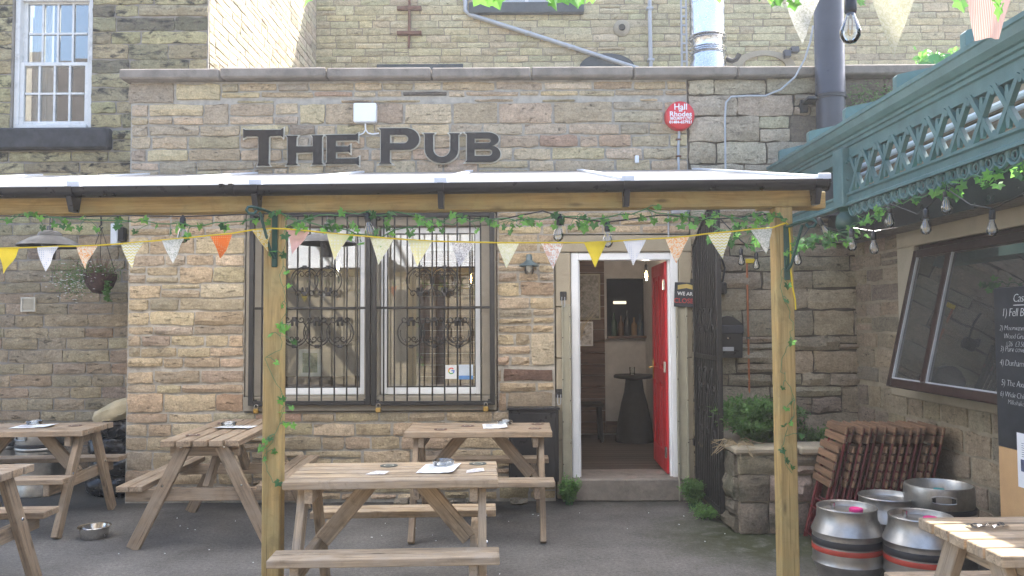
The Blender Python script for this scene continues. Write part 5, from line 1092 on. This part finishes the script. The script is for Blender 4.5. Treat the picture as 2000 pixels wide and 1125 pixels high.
# ferny plants
def ferny(x, y, z, n, hgt, spread, label, seed, name='leafy_plant', mat='fern', cat='plant', sc=1.0):
    r = random.Random(seed); t = thing(name, label, cat, (x, y, z)); m, s = MB(), MB()
    for i in range(n):
        a = r.uniform(0, 2*math.pi); e = spread*r.uniform(.3, 1); hh = hgt*r.uniform(.55, 1.05); d = Vector((math.cos(a), math.sin(a), 0)); pts = []
        for j in range(8):
            q = j/7; pts.append(d*(e*q**1.4+.03) + Vector((0, 0, hh*(1-(1-q)**1.8) - (.22*hh*q**3 if e > spread*.6 else 0))))
        s.tube(pts, [.004*(1-.7*j/7) for j in range(8)], 4)
        for j in range(2, 8):
            for k in range(9):
                p = pts[j]+(pts[j]-pts[j-1])*r.uniform(-1, 0)+Vector((r.gauss(0,.012), r.gauss(0,.012), r.gauss(0,.012))); sd_ = Vector((r.uniform(-1,1), r.uniform(-1,1), r.uniform(-.3,.6))); leafquad(m, p, sd_, Vector((r.uniform(-.5,.5), r.uniform(-.5,.5), 1)), r.uniform(.022,.05)*sc, r.uniform(.009,.018)*sc)
    s.lbuild('stems', M_['stem'], t)['kind'] = 'stuff'; m.lbuild('foliage', M_[mat], t)['kind'] = 'stuff'
ferny(1.93, 6.48, .57, 150, .42, .30, 'bushy feathery plant at the left end of the stone planter', 1, sc=1.35)
ferny(2.16, 6.66, .57, 90, .40, .26, 'feathery plant in the middle of the stone planter', 2, sc=1.3)
ferny(2.5, 6.6, .57, 22, .18, .16, 'low feathery plant at the right of the planter behind the chairs', 3)
ferny(.50, 7.16, .0, 26, .24, .09, 'green weed growing at the left foot of the doorway', 4, 'weed', cat='weed'); ferny(1.56, 6.98, .0, 30, .26, .10, 'green weed growing at the right foot of the doorway', 5, 'weed', cat='weed'); ferny(1.60, 6.62, .0, 14, .10, .12, 'low flat weed below the open iron gate', 6, 'weed', cat='weed')
m = MB()
for i in range(30): 
    a = rr.uniform(0, 6.28); m.tube([(0,0,0), (.1*math.cos(a), .1*math.sin(a), rr.uniform(-.02,.05)), (.2*math.cos(a), .2*math.sin(a), rr.uniform(-.1,.03))], .003, 4)
tz = thing('dry_grass_tuft', 'dry grass stems hanging over the planter corner by the gate', 'grass', (1.75, 6.25, .66)); m.lbuild('stems', plain('straw', (.32,.25,.15), .9), tz)

# sacks in the left corner
def sackmesh(a, b, c, seed, pinch=.25):
    bm = bmesh.new(); bmesh.ops.create_icosphere(bm, subdivisions=4, radius=1)
    for q in bm.verts:
        v = q.co.copy(); w_ = 1-pinch*abs(v.x)**4
        n = noise.noise(v*2.1+Vector((seed,0,0)))*.10+noise.noise(v*5.5+Vector((0,seed,0)))*.05+noise.noise(Vector((v.x*3, v.y*14, v.z*9))+Vector((seed,seed,0)))*.03
        sx = math.copysign(abs(v.x)**.7, v.x); sy = math.copysign(abs(v.y)**.75, v.y); sz = math.copysign(abs(v.z)**.8, v.z)
        q.co = Vector((sx*a*(1+n*.4), sy*b*w_*(1+n), sz*c*w_*(1+n*1.4)))
    m = MB().bm(bm, None, True); return m
sx0 = aty(236, 800, 7.75).x
for i, (dx, dz, s_, lb_) in enumerate(((0,.10,1.1,'bottom black polythene bag of the stack in the left corner'),(.03,.29,1.05,'second black polythene bag up in the left corner stack'),(-.01,.47,1.0,'third black polythene bag up in the left corner stack'),(.04,.64,.95,'top black polythene bag under the pale sack'))):
    t = thing('black_bag', lb_, 'bag', (sx0+dx, 7.72, dz), R(8*i-12), 'black bags stacked in the corner'); sackmesh(.25*s_, .25, .115, 3.1*i).lbuild('bag_skin', M_['bag'], t)
t = thing('hessian_sack', 'pale hessian sack lying on the black bags in the corner', 'sack', (sx0+.03, 7.68, .78), R(-10)); bpy.data.objects['hessian_sack'].rotation_euler = (0, R(-22), R(-10)); sackmesh(.24, .2, .105, 9.2, .1).lbuild('sack_skin', M_['sack'], t)
MB().tube([(-.22+.44*i/10, -.195+.02*math.cos(i), -.05+.01*math.sin(i*2)) for i in range(11)], .006, 6).lbuild('stitched_seam', M_['sack'], t)

# chalkboard on the right
XB = 2.80; a0, a1 = atx(1950, 870, XB), atx(1950, 562, XB); cb = thing('chalkboard', 'tall chalkboard with handwritten beer list standing by the side wall', 'chalkboard', (XB, a0.y-.6, 0)); yl = a0.y; yr = yl-1.25
MB().cbox(XB, XB+.018, yr, yl, .02, a0.z-.002, .003).build('plywood_panel', M_['ply'], cb); 
MB().cbox(XB-.001, XB+.018, yr, yl, a0.z, a1.z, .003).build('painted_panel', M_['board'], cb)
for (px, py, s, tx) in ((1978, 590, .085, 'Cask'),(1956, 618, .085, '1) Fell Brewing-Gas'),(1952, 645, .055, '2) Moorwater Brewing'),(1960, 661, .055, 'Wood Gruing -'),(1964, 676, .055, '#26  £3.50'),(1953, 686, .060, '3) Pure covers - '),(1952, 713, .066, '4) Dunham - orbit'),(1955, 752, .066, '5) The Axe Power'),(1953, 773, .058, '6) Wide Child - Dark'),(1968, 789, .052, 'Milkshake Stout')):
    p = atx(px, py, XB-.002); part('chalk_writing', text_mesh('chalk_writing', tx, s*.78, M_['chalk'], 'LEFT', .0004, .22, -.0014, .92), cb, facing_left((XB-.0022, p.y, p.z)))
p, q = atx(1979, 594, XB-.002), atx(2012, 590, XB-.002); MB().box(XB-.0025, XB-.001, q.y, p.y, p.z-.008, p.z-.004).build('chalk_underline', M_['chalk'], cb)
a0, a1 = atx(1989, 950, XB-.004), atx(1989, 845, XB-.004); po = thing('paper_poster', 'white printed poster pinned to the plywood below the chalkboard', 'poster', (XB-.004, a0.y-.13, a0.z)); hgt = a1.z-a0.z
MB().box(XB-.004, XB-.0028, a0.y-.26, a0.y, a0.z, a1.z).build('poster_sheet', M_['paper'], po); MB().box(XB-.0052, XB-.0042, a0.y-.22, a0.y-.03, a0.z+hgt*.3, a0.z+hgt*.52).build('printed_photo', plain('navy_print', (.08,.09,.16), .6, 0, .7, 30), po)
m = MB()
for j in range(7): m.box(XB-.0052, XB-.0042, a0.y-.2, a0.y-.04, a0.z+hgt*(.57+.04*j), a0.z+hgt*(.58+.04*j))
m.build('printed_text', plain('print_ink', (.2,.22,.3), .8), po)

# ================================================================== bunting
W_ = (.85,.85,.83)
FM = {'yellow': cloth_mat('yellow_cotton', 'plain', (.86,.68,.07), (.80,.60,.04)), 'dots': cloth_mat('white_dotted_cotton', 'dots', (.84,.85,.88), (.55,.60,.72)), 'orangef': cloth_mat('orange_floral_cotton', 'floral', (.86,.76,.62), (.85,.42,.16)), 'chev': cloth_mat('yellow_chevron_cotton', 'chevron', (.88,.87,.78), (.76,.70,.28)),
 'whitef': cloth_mat('white_floral_cotton', 'floral', (.86,.86,.82), (.52,.55,.48), 1.4), 'orange': cloth_mat('orange_cotton', 'dots', (.90,.22,.05), (.92,.42,.18)), 'yellowf': cloth_mat('mustard_floral_cotton', 'floral', (.88,.80,.55), (.82,.58,.10)), 'pink': cloth_mat('pink_cotton', 'stripe', (.85,.48,.44), (.86,.62,.58)),
 'cream': cloth_mat('cream_yellow_cotton', 'dots', (.86,.82,.46), (.88,.87,.72), .6), 'creamg': cloth_mat('cream_sprig_cotton', 'floral', (.86,.85,.70), (.74,.74,.44), 1.6), 'greyf': cloth_mat('grey_floral_cotton', 'floral', (.84,.84,.84), (.42,.40,.42), 1.5), 'tulip': cloth_mat('white_printed_cotton', 'floral', (.86,.86,.84), (.70,.45,.35), .8), 'whitef2': cloth_mat('darkened_white_floral_cotton', 'floral', (.42,.42,.40), (.30,.31,.27), 1.4), 'creamg2': cloth_mat('darkened_cream_sprig_cotton', 'floral', (.42,.41,.33), (.34,.34,.24), 1.2), 'pstripe': cloth_mat('pink_striped_cotton', 'stripe', (.42,.36,.34), (.40,.22,.19), 1.1)}  # overhead cloths: pale cotton darkened in colour to offset the direct sun
def flag(parent, tl, tr, tip, mat, seed):
    r = random.Random(seed); o = (tl+tr)/2; n = 6; vs, fs = [], []; idx = {}; am = r.choice((-1,1))*r.uniform(.008, .03); ph = r.uniform(0, 6)
    for i in range(n+1):
        f = i/n; a, b = tl.lerp(tip, f), tr.lerp(tip, f); k = max(1, n-i)
        for j in range(k+1 if i < n else 1):
            q = a.lerp(b, j/k if i < n else 0); q = q+Vector((0, am*math.sin(f*2.6+ph*.2)+.012*f*math.sin(j*1.3+ph), 0)); idx[i, j] = len(vs); vs.append(q-o)
    for i in range(n):
        k = n-i
        for j in range(k):
            fs.append((idx[i, j], idx[i, j+1], idx[i+1, min(j, k-1) if i < n-1 else 0]))
            if j < k-1: fs.append((idx[i, j+1], idx[i+1, j+1], idx[i+1, j]))
    m = MB().add(vs, fs, True); return part('flag', m.mesh('flag', FM[mat], 0), parent, Matrix.Translation(o))
YF_ = YP-.05
FL = [(-12,34,486,485,5,535,'yellow'),(76,118,484,482,90,531,'dots'),(150,192,482,480,165,526,'orangef'),(237,281,477,473,258,524,'chev'),(318,361,470,466,339,515,'whitef'),(408,451,461,457,433,506,'orange'),(493,531,450,447,523,492,'yellowf'),(558,603,448,452,569,497,'pink'),(639,684,456,460,653,508,'cream'),(722,768,463,467,738,517,'creamg'),(797,845,469,472,815,520,'cream'),(880,926,473,474,897,522,'greyf'),(970,1014,475,475,989,524,'creamg'),(1057,1101,475,475,1080,526,'tulip'),(1140,1184,475,473,1162,523,'yellow'),(1217,1262,471,468,1236,519,'dots'),(1300,1347,466,462,1322,514,'orangef'),(1385,1431,457,453,1410,507,'chev'),(1465,1508,449,446,1497,496,'whitef')]
bu = thing('bunting', 'string of pastel triangular flags along the canopy beam', 'bunting', aty(700, 455, YF_))
for i, (x0, x1, y0, y1, tx, ty, mt) in enumerate(FL): flag(bu, aty(x0, y0, YF_), aty(x1, y1, YF_), aty(tx, ty, YF_), mt, i)
sp = [(-60,488)] + [q for f in FL for q in ((f[0], f[2]), (f[1], f[3]))] + [(1522,441),(1536,436)]
MB().tube([aty(x, y-1, YF_) for x, y in sp], .0042, 6).build('ribbon', M_['yellow'], bu)
MB().tube([aty(x, y, YP-.012) for x, y in ((1536,436),(1541,440),(1544,480),(1544,525),(1548,560),(1553,585),(1554,605))], .0042, 6).build('ribbon_tail', M_['yellow'], bu)
YN = 2.45
bn = thing('bunting', 'string of large pale flags overhead at the top right', 'bunting', aty(1750, -20, YN))
for i, (x0, x1, y0, tx, ty, mt) in enumerate(((1532,1612,-22,1567,86,'whitef2'),(1700,1800,-30,1743,116,'creamg2'))): flag(bn, aty(x0, y0, YN), aty(x1, y0, YN), aty(tx, ty, YN), mt, 40+i)
P = [aty(x, y, YN) for x, y in ((1885,-30),(1985,-30),(1955,74),(1908,78))]; o = (P[0]+P[1])/2; m = MB(); vs = []
for i in range(7):
    for j in range(7): q = P[0].lerp(P[3], i/6).lerp(P[1].lerp(P[2], i/6), j/6); vs.append(q-o+Vector((0, .012*math.sin(j*1.1+i*.3), 0)))
m.add(vs, [(i*7+j, i*7+j+1, (i+1)*7+j+1, (i+1)*7+j) for i in range(6) for j in range(6)], True); part('folded_flag', m.mesh('folded_flag', FM['pstripe'], 0), bn, Matrix.Translation(o))
MB().tube([aty(x, y, YN) for x, y in ((1400,-35),(1532,-24),(1612,-24),(1700,-31),(1800,-31),(1885,-31),(1985,-31),(2100,-34))], .004, 6).build('ribbon', M_['yellow'], bn)

# ================================================================== string lights
SK = MB().lathe([(0,.002),(.010,.002),(.016,-.006),(.017,-.045),(.015,-.052),(0,-.052)], 14).tube([(0,0,0),(0,0,.012)], .006, 6).mesh('bulb_socket', M_['black'])
GL = MB().lathe([(.012,-.05),(.0135,-.062),(.022,-.082),(.029,-.105),(.028,-.122),(.018,-.137),(.0,-.143)], 20).mesh('bulb_glass', M_['bulbglass'])
FI = MB().tube([(0,0,-.055),(.006,0,-.075),(.005,0,-.115),(0,0,-.12),(-.005,0,-.115),(-.006,0,-.075),(0,0,-.055)], .0022, 5).mesh('bulb_filament', M_['fil'])
def string(name, label, pts, bulbs, r=.004, group=None):
    """pts and bulbs are places; each bulb hangs from its point"""
    P = [Vector(p) for p in pts]; t = thing(name, label, 'string lights', P[0], group=group); MB().tube(P, r, 6).build('cable', M_['black'], t)
    for p, tilt in bulbs:
        M = Matrix.Translation(Vector(p)) @ Matrix.Rotation(R(tilt), 4, 'Y') @ Matrix.Rotation(R(rng.uniform(-6,6)), 4, 'X'); s = part('bulb_socket', SK, t, M); part('bulb_glass', GL, s, M); part('bulb_filament', FI, s, M)
YS = YP+.02; SY = lambda q, Y=YP-.02: aty(q[0], q[1], Y)
string('string_lights', 'festoon bulbs strung along under the canopy beam', [SY(q) for q in ((-60,420),(120,424),(250,421),(357,423),(500,418),(600,416),(713,417),(850,424),(980,428),(1060,412),(1095,423),(1186,434),(1290,420),(1400,428),(1510,418))], [(SY((357,424)), 0), (SY((717,416)), -9), (SY((1094,422)), 6), (SY((1186,434)), 0)])
YR_ = 5.6
string('string_lights', 'festoon bulbs hanging in the shade behind the right post', [aty(x, y, YR_) for x, y in ((1400,420),(1447,470),(1476,492),(1557,478),(1590,432),(1640,450),(1663,445),(1707,452),(1750,445))], [(aty(1447,486,6.6), 0), (aty(1477,494,6.6), 0), (aty(1557,480,YR_), 0), (aty(1598,426,5.0), -28), (aty(1663,447,5.0), 0), (aty(1706,453,5.0), 0)])
XS = 2.32
string('string_lights', 'festoon bulbs looping under the green girder', [atx(x, y, XS) for x, y in ((1600,478),(1680,466),(1738,398),(1790,418),(1809,408),(1848,368),(1895,400),(1938,408),(2000,378),(2060,350))], [(atx(1738,400,XS), 0), (atx(1809,409,XS), 3), (atx(1848,366,XS), 0), (atx(1938,410,2.6), 0)])
string('string_lights', 'single large festoon bulb overhead at the top right', [aty(x, y, 2.25) for x, y in ((1400,-40),(1560,-12),(1662,-6),(1800,-14),(2050,-40))], [(aty(1662,-8,2.25), 4)])

# ================================================================== ivy garlands
def leafmesh(mat, seed):
    r = random.Random(seed); out = []
    for a, rad in ((90,.0),(58,.55),(30,.98),(8,.60),(-22,.95),(-52,.66),(-90,1.15),(-128,.66),(-158,.95),(172,.60),(150,.98),(122,.55)): out.append((rad*r.uniform(.9,1.1)*math.cos(R(a)), rad*math.sin(R(a))-.35))
    vs = [(0,0,-.4)] + [(x, .22*abs(x)*r.uniform(.6,1.3)-.1*z, z) for x, z in out]; vs = [(x*.028, y*.028, z*.028) for x, y, z in vs]; n = len(out)
    me = bpy.data.meshes.new('leaf'); me.from_pydata(vs, [], [(0, i+1, (i+1) % n+1) for i in range(n)]); me.materials.append(M_[mat]); return me
LV = [leafmesh('leaf', i) for i in range(4)] + [leafmesh('leafd', i) for i in range(3)]
def garland(label, pts, n, seed, spread=.05, size=1.0, dark=.25, drop=.05, r=.0035, name='ivy_garland', bits=True):
    rd = random.Random(seed); P = [Vector(p) for p in pts]; D_ = []
    for a, b in zip(P, P[1:]):
        k = max(2, int((b-a).length/.05)); D_ += [a.lerp(b, i/k)+Vector((rd.gauss(0,.006), rd.gauss(0,.006), rd.gauss(0,.008))) for i in range(k)]
    D_.append(P[-1]); t = thing(name, label, 'ivy', P[0], group='plastic ivy garlands'); st = MB().tube(D_, r, 5)
    L = []
    for i in range(n):
        q = rd.choice(D_); e = q+Vector((rd.gauss(0, spread), rd.gauss(-.01, spread*.5), rd.uniform(-drop, drop*.45)))
        st.tube([q, q.lerp(e, .5)+Vector((0,0,.01)), e], .0018, 4, caps=False); L.append(e)
    st.build('vine', M_['stem'], t)
    for e in L:
        me = LV[rd.randrange(4)] if rd.random() > dark else LV[4+rd.randrange(3)]
        part('leaf', me, t, Matrix.Translation(e) @ Matrix.Rotation(rd.uniform(-1.0,1.0), 4, 'Z') @ Matrix.Rotation(rd.gauss(-.15,.45), 4, 'X') @ Matrix.Rotation(rd.gauss(0,.5), 4, 'Y') @ Matrix.Scale(size*rd.uniform(.75,1.25), 4))
YI = YP-.03
def G_(pts, Y=YI): return [aty(x, y, Y) for x, y in pts]
garland('ivy garland under the beam left of the left post', G_(((-60,428),(60,424),(150,428),(260,430),(330,436),(400,440),(455,434),(505,426))), 30, 1)
garland('ivy garland sagging under the beam right of the left post', G_(((545,418),(600,432),(660,446),(720,458),(770,448),(830,436),(900,418))), 30, 2, .045)
garland('upper ivy garland along the beam above the barred windows', G_(((556,440),(620,420),(700,414),(790,418),(870,432),(960,430),(1010,432))), 26, 3, .045)
garland('ivy garland under the beam in front of the doorway', G_(((1000,430),(1060,428),(1100,418),(1150,424),(1210,424),(1260,412),(1310,420),(1360,424))), 40, 4, .05)
garland('ivy garland under the beam next to the right post', G_(((1350,425),(1400,422),(1450,424),(1490,414),(1522,425))), 28, 5, .05)
garland('ivy garland climbing along the bottom of the green girder', [atx(x, y, 2.34) for x, y in ((1560,470),(1610,462),(1650,455),(1690,430),(1730,405),(1790,388),(1830,370),(1880,352),(1930,345),(1990,325),(2040,300))], 75, 6, .05, 1.1, .35)
garland('dark ivy trailing behind the right post', G_(((1390,440),(1420,455),(1470,450),(1530,462),(1580,470),(1620,455)), 4.9), 45, 7, .07, 1.1, .85, .08)
lp, rp = PX(531), PX(1535)
def wrap(x, z0, z1, turns, side): return [(x+.056*math.cos(side+2*math.pi*turns*i/30), YP+.052-.060*1.0*math.cos(2*math.pi*turns*i/30) if False else YP-.008, z0+(z1-z0)*i/30) for i in range(31)]
garland('ivy strand running down the left canopy post', [(PX(553)+.01*math.sin(i), YP-.008, 2.2-1.55*i/24) for i in range(25)][:12] + [(PX(540)-.05*math.cos(i*.7), YP-.012, 1.45-.75*i/12) for i in range(12)], 26, 8, .030, .9, .2, .04, .0016)
garland('ivy strand running down the right canopy post', [(PX(1535)+.035*math.sin(i*.8), YP-.010, 2.15-1.35*i/24) for i in range(25)], 18, 9, .030, .9, .6, .04, .0016)
garland('bright ivy leaves hanging overhead at the top centre', [aty(x, y, 1.9) for x, y in ((620,-26),(700,-20),(760,-28),(830,-24),(900,-20),(960,-26),(1030,-18),(1090,-22),(1150,-18),(1200,-26))], 17, 10, .03, 1.05, .0, .012)
garland('bright ivy leaves hanging overhead at the top right', [aty(x, y, 2.3) for x, y in ((1480,-20),(1560,-16),(1640,-20),(1700,-12),(1780,-14),(1860,-10),(1920,-6),(2010,-14))], 20, 11, .04, 1.1, .1, .03)
# hanging basket brackets on the posts
def hook(x, z, s, label):
    t = thing('basket_bracket', label, 'bracket', (x, YP, z), group='green basket brackets on the posts'); Gd = M_['dgreen']
    MB().cbox(-.016,.016,-.010,-.001,-.02,.28,.004).lbuild('back_plate', Gd, t)
    MB().tube([(0,-.012,.27),(s*.035,-.08,.285),(s*.075,-.17,.29)]+[(s*(.075+.02*math.sin(R(a))),-.17-.02*math.sin(R(a)),.27+.02*math.cos(R(a))) for a in (40,90,150,210,270)], .008, 8).tube([(0,-.012,.03),(s*.01,-.04,.06),(s*.03,-.08,.17),(s*.05,-.11,.27)], .008, 8).lbuild('scroll_arm', Gd, t)
hook(PX(536), aty(531, 515, YP).z, -1, 'dark green scrolled basket bracket on the left post'); hook(PX(1538), aty(1538, 540, YP).z, 1, 'dark green scrolled basket bracket on the right post')
# litter on the asphalt
lt = MB()
for i in range(34):
    x, y = rr.uniform(-3.2, 1.7), rr.uniform(4.8, 7.0); a = rr.uniform(0, 3.1); l = rr.uniform(.004,.014); lt.tube([(x, y, .005), (x+l*math.cos(a), y+l*math.sin(a), .004)], .003, 5)
tag(lt.build('litter_specks', M_['paper']), 'scattered white cigarette ends and paper specks on the asphalt', 'litter', kind='stuff')
# rubble at the foot of the wall
for i, (x, s_) in enumerate(((-.62, .12), (-.35, .09), (.05, .10), (-1.0, .08))):
    vs, fs = stone_geo(s_*1.6, .05, .06, rr, 1.5); m = MB().add(vs, fs); t = part('loose_stone', m.mesh('loose_stone', M_['stone']), None, T(x, YW-.09, .022)); t.color = (.3,.26,.2,1)
    tag(t, ['loose stone lying at the wall foot under the rear table', 'smaller loose stone at the wall foot under the rear table', 'loose stone at the wall foot near the black cabinet', 'loose stone at the wall foot left of the rear table'][i], 'stone', 'loose stones at the wall foot')

# ================================================================== thin fog box added to imitate lens veil; the yard air is clear
hm = bpy.data.materials.new('lens_veil_fog'); hm.use_nodes = True; ht_ = hm.node_tree; ht_.nodes.clear()
ho = ht_.nodes.new('ShaderNodeOutputMaterial'); hv = ht_.nodes.new('ShaderNodeVolumePrincipled'); ht_.links.new(hv.outputs[0], ho.inputs['Volume'])
hv.inputs['Color'].default_value = (.96, .97, 1.0, 1); hv.inputs['Density'].default_value = 0.003; hv.inputs['Anisotropy'].default_value = .35
MB().box(-62, 62, -62, 62, -1, 11.5).build('lens_veil_box', hm)['kind'] = 'stuff'
